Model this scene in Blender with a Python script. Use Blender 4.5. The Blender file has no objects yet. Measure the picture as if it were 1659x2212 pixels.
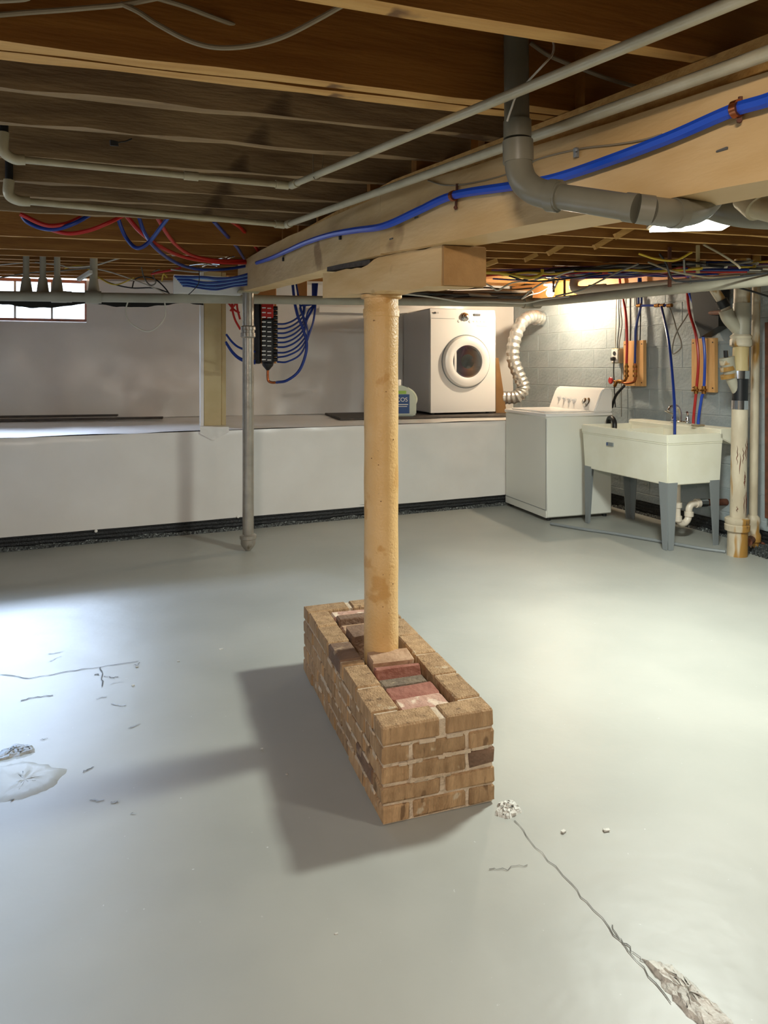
import bpy, bmesh, math, random
from mathutils import Vector, Matrix, noise
random.seed(7)
S = bpy.context.scene; COL = S.collection
V = Vector
# ---------------------------------------------------------------- camera
F0 = 1500.0; HY = 795.0; CX = 830.0; EYE = 1.4
cd = bpy.data.cameras.new('camera'); cam = bpy.data.objects.new('camera', cd); COL.objects.link(cam)
cam.location = (0, 0, EYE); cam.rotation_euler = (math.radians(90), 0, 0)
cd.sensor_fit = 'VERTICAL'; cd.sensor_height = 36.0; cd.lens = 36.0*F0/2212.0
cd.shift_y = -(1106.0-HY)/2212.0; cd.clip_start = 0.02; cd.clip_end = 200
S.camera = cam
# ---------------------------------------------------------------- light, exposure
S.view_settings.view_transform = 'Standard'; S.view_settings.look = 'None'
S.view_settings.gamma = 1.0; S.view_settings.use_curve_mapping = False
S.view_settings.exposure = 0.08
W = bpy.data.worlds.new('sky'); S.world = W; W.use_nodes = True
W.node_tree.nodes['Background'].inputs[0].default_value = (0.78, 0.88, 1.0, 1)
W.node_tree.nodes['Background'].inputs[1].default_value = 3.0
def lamp(kind, loc, power, col, size=0.1, size_y=None, aim=None, spread=None):
    l = bpy.data.lights.new('lamp_light', kind); l.energy = power; l.color = col
    if kind == 'AREA':
        l.shape = 'RECTANGLE'; l.size = size; l.size_y = size_y or size
        if spread: l.spread = math.radians(spread)
    else: l.shadow_soft_size = size
    o = bpy.data.objects.new('lamp_light', l); COL.objects.link(o); o.location = loc
    if aim is not None:
        o.rotation_euler = (V(aim)-V(loc)).to_track_quat('-Z', 'Y').to_euler()
    return o
LED = V((1.475, 3.33, 2.075)); BULB = V((1.735, 7.25, 2.185))
lamp('AREA', LED-V((0, 0, .03)), 88, (.93, 1.0, .93), .34, .2, LED-V((0, 0, 1)))           # shop light in view
lamp('AREA', (1.85, 1.40, 2.02), 32, (1.0, .97, .88), .3, .15, (1.85, 1.40, 0))            # shop light right of the frame
lamp('AREA', (-.35, -1.2, 1.98), 70, (1.0, .86, .74), .4, .2, (-.2, 0, 0))                  # shop light behind the camera
lamp('AREA', (-4.5, 2.75, 3.2), 470, (.46, .66, 1.0), .45, .6, (-1.9, 2.4, 0), 120)           # daylight in the left window well
lamp('AREA', (-4.5, 8.3, 2.95), 380, (.60, .74, 1.0), 1.6, .4, (-3.2, 5.9, .9))               # daylight outside the back window

# ---------------------------------------------------------------- projection helpers (photo pixel -> place in the room)
def k_(px): return (px-CX)/F0
def D(px, py, Z): return V((k_(px)*Z, Z, EYE+(HY-py)/F0*Z))
def FL(px, py, z=0.0):
    Z = (EYE-z)*F0/(py-HY); return V((k_(px)*Z, Z, z))
def CE(px, py, off=0.0):                       # on the joist-bottom plane, off metres lower/higher
    Z = (.519+off)*F0/((HY-py)-.057*F0); return D(px, py, Z)
def BF(px, py, off=.02):                       # on the near face of the main beam
    k = k_(px); s = 1.877 if k > 0 else 2.667
    return D(px, py, (2.42-off*(2.0 if k > 0 else 2.8))/(1+s*k))
def RW(px, py, off=.0): return D(px, py, (5.213-off*1.08)/(k_(px)+.411))
def UW(px, py, off=.0): return D(px, py, (8.254-off*1.05)/(1-.306*k_(px)))
def LW(px, py, off=.0): return D(px, py, (6.589-off*1.09)/(1-.433*k_(px)))
def zc(Y): return EYE+.519+.057*Y              # underside of the joists
def zbm(Y): return EYE+.246+.064*Y             # underside of the main beam
A20 = math.radians(19.5)
U = V((math.cos(A20), math.sin(A20), 0)); VV = V((-math.sin(A20), math.cos(A20), 0))

# ---------------------------------------------------------------- materials
def lin(c):
    c = [x/255 for x in c]
    return tuple(x/12.92 if x <= .04045 else ((x+.055)/1.055)**2.4 for x in c)+(1,)
def mat(name, c1, c2=None, rough=.5, metal=0, scale=6, stretch=(1, 1, 1), bump=0, bscale=None, detail=5, lo=.35, hi=.65, vary=0, trans=0, spec=None, emit=None, estr=0, rvar=0):
    m = bpy.data.materials.new(name); m.use_nodes = True; nt = m.node_tree; N = nt.nodes; L = nt.links
    b = N['Principled BSDF']; b.inputs['Roughness'].default_value = rough; b.inputs['Metallic'].default_value = metal
    b.inputs['Base Color'].default_value = lin(c1)
    if spec is not None: b.inputs['Specular IOR Level'].default_value = spec
    if trans: b.inputs['Transmission Weight'].default_value = trans
    if emit: b.inputs['Emission Color'].default_value = lin(emit); b.inputs['Emission Strength'].default_value = estr
    if c2 or bump or rvar:
        tc = N.new('ShaderNodeTexCoord'); mp = N.new('ShaderNodeMapping'); mp.inputs['Scale'].default_value = stretch
        L.new(tc.outputs['Object'], mp.inputs[0])
        no = N.new('ShaderNodeTexNoise'); no.inputs['Scale'].default_value = scale; no.inputs['Detail'].default_value = detail
        L.new(mp.outputs[0], no.inputs['Vector'])
    if c2:
        r = N.new('ShaderNodeValToRGB'); r.color_ramp.elements[0].position = lo; r.color_ramp.elements[1].position = hi
        r.color_ramp.elements[0].color = lin(c1); r.color_ramp.elements[1].color = lin(c2)
        L.new(no.outputs['Fac'], r.inputs[0]); out = r.outputs[0]
        if vary:
            oi = N.new('ShaderNodeObjectInfo'); hs = N.new('ShaderNodeHueSaturation')
            mr = N.new('ShaderNodeMapRange'); mr.inputs[3].default_value = 1-vary; mr.inputs[4].default_value = 1+vary
            L.new(oi.outputs['Random'], mr.inputs[0]); L.new(mr.outputs[0], hs.inputs['Value']); L.new(out, hs.inputs['Color']); out = hs.outputs[0]
        L.new(out, b.inputs['Base Color'])
    if rvar:
        mr = N.new('ShaderNodeMapRange'); mr.inputs[3].default_value = rough-rvar; mr.inputs[4].default_value = rough+rvar
        L.new(no.outputs['Fac'], mr.inputs[0]); L.new(mr.outputs[0], b.inputs['Roughness'])
    if bump:
        n2 = N.new('ShaderNodeTexNoise'); n2.inputs['Scale'].default_value = bscale or scale*3; n2.inputs['Detail'].default_value = 4
        L.new(mp.outputs[0], n2.inputs['Vector'])
        bp = N.new('ShaderNodeBump'); bp.inputs['Strength'].default_value = bump; bp.inputs['Distance'].default_value = .02
        L.new(n2.outputs['Fac'], bp.inputs['Height']); L.new(bp.outputs[0], b.inputs['Normal'])
    m['nt'] = 1
    return m
def speckle(m, col, scale, thr, second=None):
    nt = m.node_tree; N = nt.nodes; L = nt.links; b = N['Principled BSDF']
    src = b.inputs['Base Color'].links[0].from_socket
    tc = N.new('ShaderNodeTexCoord'); n = N.new('ShaderNodeTexNoise'); n.inputs['Scale'].default_value = scale; n.inputs['Detail'].default_value = 3
    if second:
        mp = N.new('ShaderNodeMapping'); mp.inputs['Scale'].default_value = second; L.new(tc.outputs['Object'], mp.inputs[0]); L.new(mp.outputs[0], n.inputs['Vector'])
    else: L.new(tc.outputs['Object'], n.inputs['Vector'])
    r = N.new('ShaderNodeValToRGB'); r.color_ramp.elements[0].position = thr; r.color_ramp.elements[1].position = thr+.05
    r.color_ramp.elements[0].color = (0, 0, 0, 1); r.color_ramp.elements[1].color = (1, 1, 1, 1)
    L.new(n.outputs['Fac'], r.inputs[0]); mx = N.new('ShaderNodeMix'); mx.data_type = 'RGBA'
    L.new(r.outputs[0], mx.inputs[0]); L.new(src, mx.inputs[6]); mx.inputs[7].default_value = lin(col)
    L.new(mx.outputs[2], b.inputs['Base Color'])
    return m
M = {}
M['floor'] = speckle(mat('floor_paint', (154, 155, 148), (168, 168, 160), .42, scale=1.1, bump=.2, bscale=5, rvar=.1, spec=.4), (196, 199, 196), 46, .735)
M['patch'] = mat('rough_mortar', (186, 184, 176), (212, 209, 200), .7, scale=25, bump=.6, bscale=60)
M['crack'] = mat('crack_dark', (92, 92, 88), rough=.8)
M['scrape'] = mat('scraped_paint', (146, 149, 148), (172, 176, 178), .6, scale=30, bump=.5, bscale=50)
M['poly'] = mat('poly_sheet', (228, 223, 216), (238, 234, 228), .3, scale=1.6, bump=.22, bscale=2.6, spec=.5)
M['block'] = mat('block_paint', (150, 160, 162), (164, 172, 174), .55, scale=5, bump=.3, bscale=38)
M['mortarpaint'] = mat('joint_paint', (150, 159, 161), (162, 170, 172), .6, scale=12, bump=.4, bscale=40)
M['shellwall'] = mat('plain_wall', (150, 152, 150), (165, 166, 162), .7, scale=3)
M['black'] = mat('black_plastic', (24, 25, 27), rough=.4)
M['dimple'] = mat('dimple_board', (30, 32, 34), (20, 21, 23), .35, scale=40, bump=.5, bscale=90)
M['grime'] = speckle(mat('mesh_strip', (88, 92, 90), (30, 32, 33), .6, scale=70, bump=.5, lo=.45, hi=.55), (160, 165, 163), 60, .6)
M['oldlit'] = speckle(mat('old_joist_lit_edge', (130, 104, 68), (156, 128, 88), .7, scale=5, stretch=(1, 10, 10), bump=.3, bscale=14), (96, 70, 42), 6, .60)  # old joist undersides, bounce light put into the colour as a lighter brown
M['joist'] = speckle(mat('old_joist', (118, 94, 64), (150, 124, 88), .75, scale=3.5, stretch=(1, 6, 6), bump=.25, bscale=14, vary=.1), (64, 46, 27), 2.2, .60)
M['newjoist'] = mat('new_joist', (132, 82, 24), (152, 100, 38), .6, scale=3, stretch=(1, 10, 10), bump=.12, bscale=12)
M['edge'] = speckle(mat('joist_lit_edge', (196, 146, 76), (214, 168, 98), .65, scale=5, stretch=(1, 10, 10), bump=.2, bscale=14), (120, 84, 44), 7, .66)  # joist undersides: light bounced off the floor painted in as brighter tan
M['subfloor'] = mat('subfloor', (82, 54, 28), (104, 72, 40), .8, scale=3, stretch=(8, 1, 1))
M['beam'] = speckle(mat('beam_paint', (200, 164, 108), (214, 182, 130), .5, scale=3, stretch=(1, 1, 4), bump=.12, bscale=10), (158, 124, 78), 3.5, .64)
M['endgrain'] = speckle(mat('end_grain', (158, 118, 68), (178, 138, 86), .7, scale=9, bump=.3, bscale=30), (110, 76, 40), 9, .63)
M['post'] = speckle(speckle(mat('post_paint', (208, 166, 104), (216, 178, 122), .42, scale=7, bump=.25, bscale=110), (198, 152, 88), 9, .58), (120, 84, 42), 42, .735)
M['brick'] = speckle(speckle(mat('tan_brick', (152, 120, 84), (182, 148, 108), .85, scale=9, stretch=(4, 4, .9), bump=.6, bscale=40, vary=.15), (124, 96, 66), 24, .64, (1, 1, .35)), (196, 176, 146), 13, .66)
M['darkbrick'] = speckle(mat('dark_brick', (104, 80, 62), (128, 100, 78), .85, scale=9, bump=.5, bscale=60, vary=.1), (150, 126, 100), 14, .64)
M['mortar'] = mat('mortar', (186, 164, 136), (204, 186, 162), .9, scale=12, bump=.7, bscale=55)
M['redbrick'] = speckle(mat('red_brick', (136, 82, 66), (156, 104, 86), .85, scale=12, bump=.4, bscale=50), (186, 156, 134), 10, .62)
M['pinkbrick'] = speckle(mat('pink_brick', (168, 122, 104), (192, 158, 136), .85, scale=10, bump=.6, bscale=40), (214, 192, 168), 12, .52)
M['greybrick'] = speckle(mat('grey_brick', (104, 90, 74), (124, 108, 88), .9, scale=16, bump=.6, bscale=60), (158, 142, 116), 40, .66)
M['tanbrick'] = speckle(mat('fill_brick', (158, 124, 94), (178, 146, 116), .85, scale=12, bump=.4, bscale=50), (126, 88, 66), 12, .62)
M['galv'] = mat('painted_pipe', (176, 166, 136), (192, 182, 152), .38, metal=.1, scale=12, bump=.1)
M['drain'] = mat('grey_drain_pipe', (104, 101, 86), (118, 114, 98), .35, scale=8)
M['drainpaint'] = mat('grey_drain_painted', (164, 158, 140), (176, 170, 150), .42, scale=8)
M['column'] = speckle(mat('steel_column', (150, 143, 132), (170, 162, 150), .34, metal=.45, scale=10, bump=.1), (120, 106, 88), 8, .63, (1, 1, .4))
M['blue'] = mat('blue_pex', (20, 74, 190), rough=.3)
M['bluedark'] = mat('blue_pex_dark', (24, 52, 130), rough=.28)
M['bluegrey'] = mat('blue_pex_pale', (104, 138, 190), rough=.2)
M['red'] = mat('red_pex', (188, 36, 30), rough=.32)
M['white'] = mat('white_enamel', (236, 233, 228), rough=.25, spec=.5)
M['greyside'] = mat('dryer_side', (212, 211, 210), rough=.35)
M['offwhite'] = mat('washer_enamel', (226, 226, 216), rough=.25)
M['tub'] = mat('sink_plastic', (232, 229, 208), (238, 236, 218), .4, scale=5)
M['leg'] = mat('grey_leg', (130, 135, 136), rough=.4)
M['chrome'] = mat('chrome', (215, 215, 215), rough=.12, metal=1)
M['foil'] = mat('foil_duct', (222, 220, 214), (200, 197, 190), .32, metal=.75, scale=20)
M['brass'] = mat('brass', (178, 128, 60), (120, 74, 40), .35, metal=.8, scale=30)
M['copper'] = mat('copper', (168, 96, 58), rough=.3, metal=.9)
M['ply'] = mat('pine_board', (214, 160, 96), (230, 180, 118), .6, scale=4, stretch=(6, 6, 1), bump=.1)
M['orangewood'] = mat('orange_wood', (196, 128, 64), (214, 148, 84), .6, scale=4)
M['creamwood'] = mat('cream_post', (196, 176, 126), (206, 188, 142), .5, scale=5)
M['stackpaint'] = speckle(speckle(mat('stack_paint', (176, 162, 138), (204, 192, 168), .5, scale=8, stretch=(1, 1, .4), bump=.25), (160, 118, 54), 7, .53, (1, 1, .22)), (84, 66, 50), 15, .66, (1, 1, .25))
M['stain'] = speckle(mat('stained_stack', (188, 162, 108), (204, 186, 140), .5, scale=9, stretch=(1, 1, .3), bump=.2), (166, 112, 36), 8, .54, (1, 1, .25))
M['wire_w'] = mat('white_cable', (206, 200, 184), rough=.5)
M['wire_g'] = mat('grey_cable', (120, 116, 106), rough=.55)
M['wire_y'] = mat('yellow_cable', (206, 176, 54), rough=.5)
M['wire_k'] = mat('black_cable', (34, 33, 33), rough=.5)
M['wire_p'] = mat('purple_cable', (110, 70, 120), rough=.5)
M['wire_o'] = mat('old_cable', (146, 132, 106), rough=.7)
M['pvc'] = mat('white_pvc', (226, 214, 196), rough=.35)
M['glassdark'] = mat('dark_door_glass', (46, 50, 50), (70, 72, 68), .06, scale=3, spec=.8)
def glassmat():
    m = bpy.data.materials.new('window_glass'); m.use_nodes = True; nt = m.node_tree; N = nt.nodes; L = nt.links; N.remove(N['Principled BSDF'])
    t = N.new('ShaderNodeBsdfTransparent'); g = N.new('ShaderNodeBsdfGlossy'); g.inputs['Roughness'].default_value = .03; mx = N.new('ShaderNodeMixShader'); mx.inputs[0].default_value = .07
    L.new(t.outputs[0], mx.inputs[1]); L.new(g.outputs[0], mx.inputs[2]); L.new(mx.outputs[0], N['Material Output'].inputs[0]); return m
M['glass'] = glassmat()
M['darkbox'] = mat('dark_box', (44, 46, 48), rough=.5)
M['label'] = mat('blue_label', (30, 70, 130), rough=.4)
M['green'] = mat('green_label', (150, 190, 70), rough=.4)
M['jug'] = mat('jug_plastic', (198, 206, 190), rough=.35)
M['ink'] = mat('ink', (40, 40, 44), rough=.5)
M['rust'] = mat('rust', (110, 62, 40), (80, 50, 36), .8, scale=20)
M['ledlit'] = mat('lit_diffuser', (255, 255, 255), emit=(245, 255, 245), estr=14)
M['bulblit'] = mat('lit_bulb', (255, 250, 235), emit=(255, 236, 206), estr=1050)   # the bare bulb lights the laundry corner itself
M['darkboard'] = mat('dark_board', (62, 56, 52), (84, 76, 68), .6, scale=6, stretch=(1, 8, 8))
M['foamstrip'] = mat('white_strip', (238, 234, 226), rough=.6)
M['brownboard'] = mat('brown_board', (128, 92, 50), (146, 108, 62), .7, scale=5)

# ---------------------------------------------------------------- geometry helpers
class MB:
    def __init__(s): s.bm = bmesh.new()
    def box(s, c, size, rz=0, bev=0, jit=0, rot=None, seg=1):
        r = bmesh.ops.create_cube(s.bm, size=1.0); vs = r['verts']
        bmesh.ops.scale(s.bm, vec=size, verts=vs)
        if bev:
            es = list({e for v in vs for e in v.link_edges})
            g = bmesh.ops.bevel(s.bm, geom=es, offset=bev, segments=seg, profile=.5, affect='EDGES')
            vs = list({v for f in g['faces'] for v in f.verts} | {v for v in vs if v.is_valid})
        m = Matrix.Translation(c) @ (rot.to_4x4() if rot else Matrix.Rotation(rz, 4, 'Z'))
        for v in vs:
            if jit: v.co += V((random.uniform(-jit, jit), random.uniform(-jit, jit), random.uniform(-jit, jit)))
            v.co = m @ v.co
        return s
    def bb(s, a, b, bev=0, jit=0):
        a = V(a); b = V(b); return s.box((a+b)/2, [abs(x) for x in (b-a)], bev=bev, jit=jit)
    def ring(s, c, t, n, r, seg, ph=0):
        b = t.cross(n).normalized()
        return [s.bm.verts.new(c+(n*math.cos(2*math.pi*i/seg+ph)+b*math.sin(2*math.pi*i/seg+ph))*r) for i in range(seg)]
    def tube(s, pts, r, seg=8, smooth=True, res=6, cap=True, rf=None):
        pts = [V(p) for p in pts]
        if smooth and len(pts) > 2:
            q = [pts[0]*2-pts[1]]+pts+[pts[-1]*2-pts[-2]]; out = []
            for i in range(1, len(q)-2):
                for j in range(res):
                    t = j/res; a, b, c, d = q[i-1:i+3]
                    out.append(.5*((2*b)+(c-a)*t+(2*a-5*b+4*c-d)*t*t+(3*b-a-3*c+d)*t**3))
            out.append(pts[-1]); pts = out
        n = None; prev = None
        for i, p in enumerate(pts):
            t = (pts[min(i+1, len(pts)-1)]-pts[max(i-1, 0)]).normalized()
            if n is None: n = t.orthogonal().normalized()
            else: n = (n-t*n.dot(t)).normalized()
            rr = r if rf is None else rf(i, len(pts))
            cur = s.ring(p, t, n, rr, seg)
            if prev:
                for j in range(seg): s.bm.faces.new((prev[j], prev[(j+1) % seg], cur[(j+1) % seg], cur[j]))
            elif cap: s.bm.faces.new(cur[::-1])
            prev = cur
        if cap: s.bm.faces.new(prev)
        return s
    def cyl(s, a, b, r, seg=20, r2=None):
        return s.tube([a, b], r, seg, False, rf=(lambda i, n: r if i == 0 else (r if r2 is None else r2)))
    def lathe(s, prof, c=(0, 0, 0), axis=(0, 0, 1), seg=28):     # prof: list (radius, distance along axis)
        c = V(c); ax = V(axis).normalized(); n = ax.orthogonal().normalized(); prev = None
        for i, (r, h) in enumerate(prof):
            cur = s.ring(c+ax*h, ax, n, max(r, 1e-4), seg)
            if prev:
                for j in range(seg): s.bm.faces.new((prev[j], prev[(j+1) % seg], cur[(j+1) % seg], cur[j]))
            elif r > 1e-3: s.bm.faces.new(cur[::-1])
            prev = cur
        if prof[-1][0] > 1e-3: s.bm.faces.new(prev)
        return s
    def prism(s, poly, lo, hi):                                   # plan polygon; lo/hi number or function of (x, y)
        f = lambda g, p: g(p) if callable(g) else g
        a = [s.bm.verts.new((p[0], p[1], f(lo, p))) for p in poly]; b = [s.bm.verts.new((p[0], p[1], f(hi, p))) for p in poly]
        n = len(poly); s.bm.faces.new(a[::-1]); s.bm.faces.new(b)
        for i in range(n): s.bm.faces.new((a[i], a[(i+1) % n], b[(i+1) % n], b[i]))
        return s
    def extr(s, prof, origin, ax, ay, along):                     # profile in plane (ax, ay) swept by vector along
        o = V(origin); a = [s.bm.verts.new(o+V(ax)*p[0]+V(ay)*p[1]) for p in prof]; b = [s.bm.verts.new(v.co+V(along)) for v in a]
        n = len(prof); s.bm.faces.new(a[::-1]); s.bm.faces.new(b)
        for i in range(n): s.bm.faces.new((a[i], a[(i+1) % n], b[(i+1) % n], b[i]))
        return s
    def plank(s, a, b, w, lo, hi, n=1, jit=0, left=True):         # long timber; a->b is its near edge in plan
        a = V((a[0], a[1], 0)); b = V((b[0], b[1], 0)); d = (b-a).normalized(); nn = V((-d.y, d.x, 0))*(1 if left else -1)
        rings = []
        for i in range(n+1):
            p = a.lerp(b, i/n); q = p+nn*w; j = lambda: random.uniform(-jit, jit)
            rings.append([s.bm.verts.new((c.x+nn.x*j(), c.y+nn.y*j(), z+j())) for c, z in ((p, lo(p)), (q, lo(q)), (q, hi(q)), (p, hi(p)))])
        for r0, r1 in zip(rings, rings[1:]):
            for i in range(4): s.bm.faces.new((r0[i], r0[(i+1) % 4], r1[(i+1) % 4], r1[i]))
        s.bm.faces.new(rings[0][::-1]); s.bm.faces.new(rings[-1]); return s
    def sheet(s, fn, nx, ny, thick=None):
        g = [[s.bm.verts.new(fn(i/nx, j/ny)) for j in range(ny+1)] for i in range(nx+1)]
        for i in range(nx):
            for j in range(ny): s.bm.faces.new((g[i][j], g[i+1][j], g[i+1][j+1], g[i][j+1]))
        return s
frames = {}
def finish(name, mb, m, shift=None, inv=None, smooth=40):
    me = bpy.data.meshes.new(name); bm = mb.bm
    if inv: bmesh.ops.transform(bm, matrix=inv, verts=bm.verts)
    elif shift is not None: bmesh.ops.translate(bm, vec=shift, verts=bm.verts)
    bmesh.ops.recalc_face_normals(bm, faces=bm.faces)
    for f in bm.faces: f.smooth = True
    bm.to_mesh(me); bm.free()
    try: me.set_sharp_from_angle(angle=math.radians(smooth))
    except Exception: pass
    if isinstance(m, (list, tuple)):
        for x in m: me.materials.append(M[x])
    else: me.materials.append(M[m])
    o = bpy.data.objects.new(name, me); COL.objects.link(o); return o
def tag(o, label=None, cat=None, group=None, kind=None):
    if label: o['label'] = label
    if cat: o['category'] = cat
    if group: o['group'] = group
    if kind: o['kind'] = kind
    return o
def thing(name, label, cat, loc=(0, 0, 0), rz=0, group=None):
    o = bpy.data.objects.new(name, None); COL.objects.link(o); o.location = loc; o.rotation_euler = (0, 0, rz)
    o.empty_display_size = .05; tag(o, label, cat, group)
    frames[o.name] = Matrix.Translation(loc) @ Matrix.Rotation(rz, 4, 'Z'); return o
def part(name, mb, m, parent, world=False, label=None, smooth=40, kind=None):
    fr = frames[parent.name]
    o = finish(name, mb, m, inv=fr.inverted() if world else None, smooth=smooth)
    o.parent = parent; frames[o.name] = fr; tag(o, label=label, kind=kind); return o
def solo(name, mb, m, label, cat, group=None, kind=None, smooth=40):
    bm = mb.bm; co = [v.co for v in bm.verts]
    c = V((sum(v.x for v in co)/len(co), sum(v.y for v in co)/len(co), min(v.z for v in co)))
    o = finish(name, mb, m, shift=-c, smooth=smooth); o.location = c
    frames[o.name] = Matrix.Translation(c); return tag(o, label, cat, group, kind)
def struct(name, mb, m, **k):
    o = finish(name, mb, m, **k); o['kind'] = 'structure'; frames[o.name] = Matrix.Identity(4); return o
def text_part(txt, size, origin, right, up, m, parent, name='lettering', ext=.0008, world=False):
    cu = bpy.data.curves.new('t', 'FONT'); cu.body = txt; cu.size = size; cu.extrude = ext
    ob = bpy.data.objects.new('t', cu); COL.objects.link(ob); bpy.context.view_layer.update()
    me = bpy.data.meshes.new_from_object(ob.evaluated_get(bpy.context.evaluated_depsgraph_get()))
    bpy.data.objects.remove(ob); mb = MB(); mb.bm.from_mesh(me)
    r = V(right).normalized(); u = V(up).normalized(); n = r.cross(u)
    mt = Matrix(((r.x, u.x, n.x, origin[0]), (r.y, u.y, n.y, origin[1]), (r.z, u.z, n.z, origin[2]), (0, 0, 0, 1)))
    bmesh.ops.transform(mb.bm, matrix=mt, verts=mb.bm.verts)
    return part(name, mb, m, parent, world=world)
def wob(p, s=1.0, a=.01): return noise.noise(V(p)*s)*a

# ================================================================ SETTING
# plan points
L0 = V((-5.2, 4.337, 0)); L1 = V((2.127, 7.51, 0)); U1 = V((1.62, 8.75, 0)); U0 = V((-6.2, 6.357, 0)); SH = .86
mb = MB(); N_ = 70
fx0, fx1, fy0, fy1 = -6.6, 6.6, -2.8, 9.2
mb.sheet(lambda a, b: V((fx0+(fx1-fx0)*a, fy0+(fy1-fy0)*b, wob((a*12, b*12, 0), 1.0, .006)-.002)), N_, N_)
floor = struct('floor', mb, 'floor')
# cracks and rough patches are parts of the floor
def crack(pts, w, m='crack'):
    b = MB(); P = [FL(x, y, .0) for x, y in pts]; Q = []
    for a, c in zip(P, P[1:]):
        for i in range(5): Q.append(a.lerp(c, i/5)+V((random.uniform(-.006, .006), random.uniform(-.006, .006), 0)))
    Q.append(P[-1]); pr = None
    for i, p in enumerate(Q):
        t = (Q[min(i+1, len(Q)-1)]-Q[max(i-1, 0)]).normalized(); n = V((-t.y, t.x, 0))
        ww = w*random.uniform(.4, 1.1); z = wob(((p.x-fx0)/(fx1-fx0)*12, (p.y-fy0)/(fy1-fy0)*12, 0), 1, .006)+.0006
        cur = [b.bm.verts.new((p.x+n.x*ww*q, p.y+n.y*ww*q, z)) for q in (-.5, .5)]
        if pr: b.bm.faces.new((pr[0], pr[1], cur[1], cur[0]))
        pr = cur
    o = finish('floor_crack', b, m); o.parent = floor; return o
crack([(1113, 1770), (1160, 1828), (1230, 1905), (1300, 1980), (1375, 2072), (1450, 2165)], .0028)
crack([(1325, 1998), (1345, 2030), (1370, 2058), (1410, 2085), (1450, 2130), (1490, 2180), (1520, 2212)], .004)
crack([(0, 1455), (60, 1463), (100, 1458), (150, 1448), (215, 1440), (300, 1428)], .006)
crack([(215, 1440), (223, 1462), (221, 1482)], .006)
crack([(20, 1730), (60, 1712), (100, 1690), (135, 1660)], .006)
crack([(45, 1512), (75, 1505), (115, 1500)], .008)
_r = random.Random(3)
for i in range(16):
    x = _r.uniform(10, 330); y = _r.uniform(1400, 1760); L = _r.uniform(8, 34); sgn = _r.uniform(-.5, .15)
    crack([(x, y), (x+L*.5, y+L*.5*sgn+_r.uniform(-3, 3)), (x+L, y+L*sgn)], _r.uniform(.003, .008), 'scrape' if i % 3 else 'crack')
crack([(1060, 1880), (1100, 1876), (1140, 1868)], .003)
def lump(poly, h, m, name):
    P = [FL(x, y) for x, y in poly]; b = MB(); c = sum(P, V())/len(P); n = 40; R = 6
    gx = [b.bm.verts.new(c+V((0, 0, h)))]; rings = [gx*n]
    for r in range(1, R+1):
        row = []
        for i in range(n):
            t = i/n*len(P); a = P[int(t) % len(P)]; d = P[(int(t)+1) % len(P)]; e = a.lerp(d, t-int(t))
            p = c.lerp(e, r/R); z = (h*(1-(r/R)**2)*(.4+1.2*random.random()) if r < R else -.005)
            row.append(b.bm.verts.new((p.x+random.uniform(-.006, .006), p.y+random.uniform(-.006, .006), z+.003 if r < R else z)))
        for i in range(n):
            if r == 1: b.bm.faces.new((gx[0], row[i], row[(i+1) % n]))
            else: b.bm.faces.new((rings[-1][i], row[i], row[(i+1) % n], rings[-1][(i+1) % n]))
        rings.append(row)
    o = finish(name, b, m); o.parent = floor; return o
lump([(1385, 2068), (1440, 2078), (1500, 2125), (1555, 2180), (1600, 2225), (1540, 2240), (1480, 2185), (1430, 2125)], .009, 'patch', 'rough_patch')
lump([(0, 1622), (40, 1606), (72, 1612), (78, 1622), (30, 1635), (-20, 1648)], .008, 'scrape', 'scraped_patch')
lump([(-20, 1655), (60, 1640), (150, 1660), (120, 1700), (40, 1730), (-30, 1740)], .003, 'floor', 'scraped_patch')
lump([(1078, 1735), (1110, 1730), (1128, 1752), (1100, 1768), (1070, 1760)], .01, 'patch', 'rough_patch')
# scattered chips of paint
b = MB()
for px, py, s in [(478, 1402, .012), (296, 1440, .008), (386, 1428, .007), (1218, 1795, .01), (620, 1672, .005), (727, 2017, .005), (1310, 1792, .012), (566, 1618, .006), (288, 1480, .007)]:
    p = FL(px, py, .001); b.box(p, (s*1.6, s, .003), random.random(), jit=.001)
o = finish('paint_chip', b, 'patch'); o.parent = floor; o['kind'] = 'stuff'
# knee wall with its ledge, upper wall behind it
mb = MB(); mb.prism([(L0.x, L0.y), (L1.x, L1.y), (U1.x+.3, U1.y+.2), (U0.x, U0.y)], -.02, SH-.004)
struct('wall_back', mb, 'poly')
ud = (U0-U1).normalized(); un = V((ud.y, -ud.x, 0))      # outward (away from camera)
if un.y < 0: un = -un
def upt(px, z): p = UW(px, HY); return V((p.x, p.y, z))
WZ0 = 1.885; wx = 188
mb = MB(); w0 = upt(-140, 0); w1 = upt(wx, 0)
def seg(mbx, a, c, z0, z1): mbx.prism([(a.x, a.y), (c.x, c.y), (c.x+un.x*.22, c.y+un.y*.22), (a.x+un.x*.22, a.y+un.y*.22)], z0, z1)
seg(mb, w1, U1+V((.3, .09, 0)), SH-.1, lambda p: zc(p[1])+.2)
seg(mb, w0, w1, SH-.1, WZ0)
seg(mb, U0, w0, SH-.1, lambda p: zc(p[1])+.2)
struct('wall_back_upper', mb, 'poly')
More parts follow.
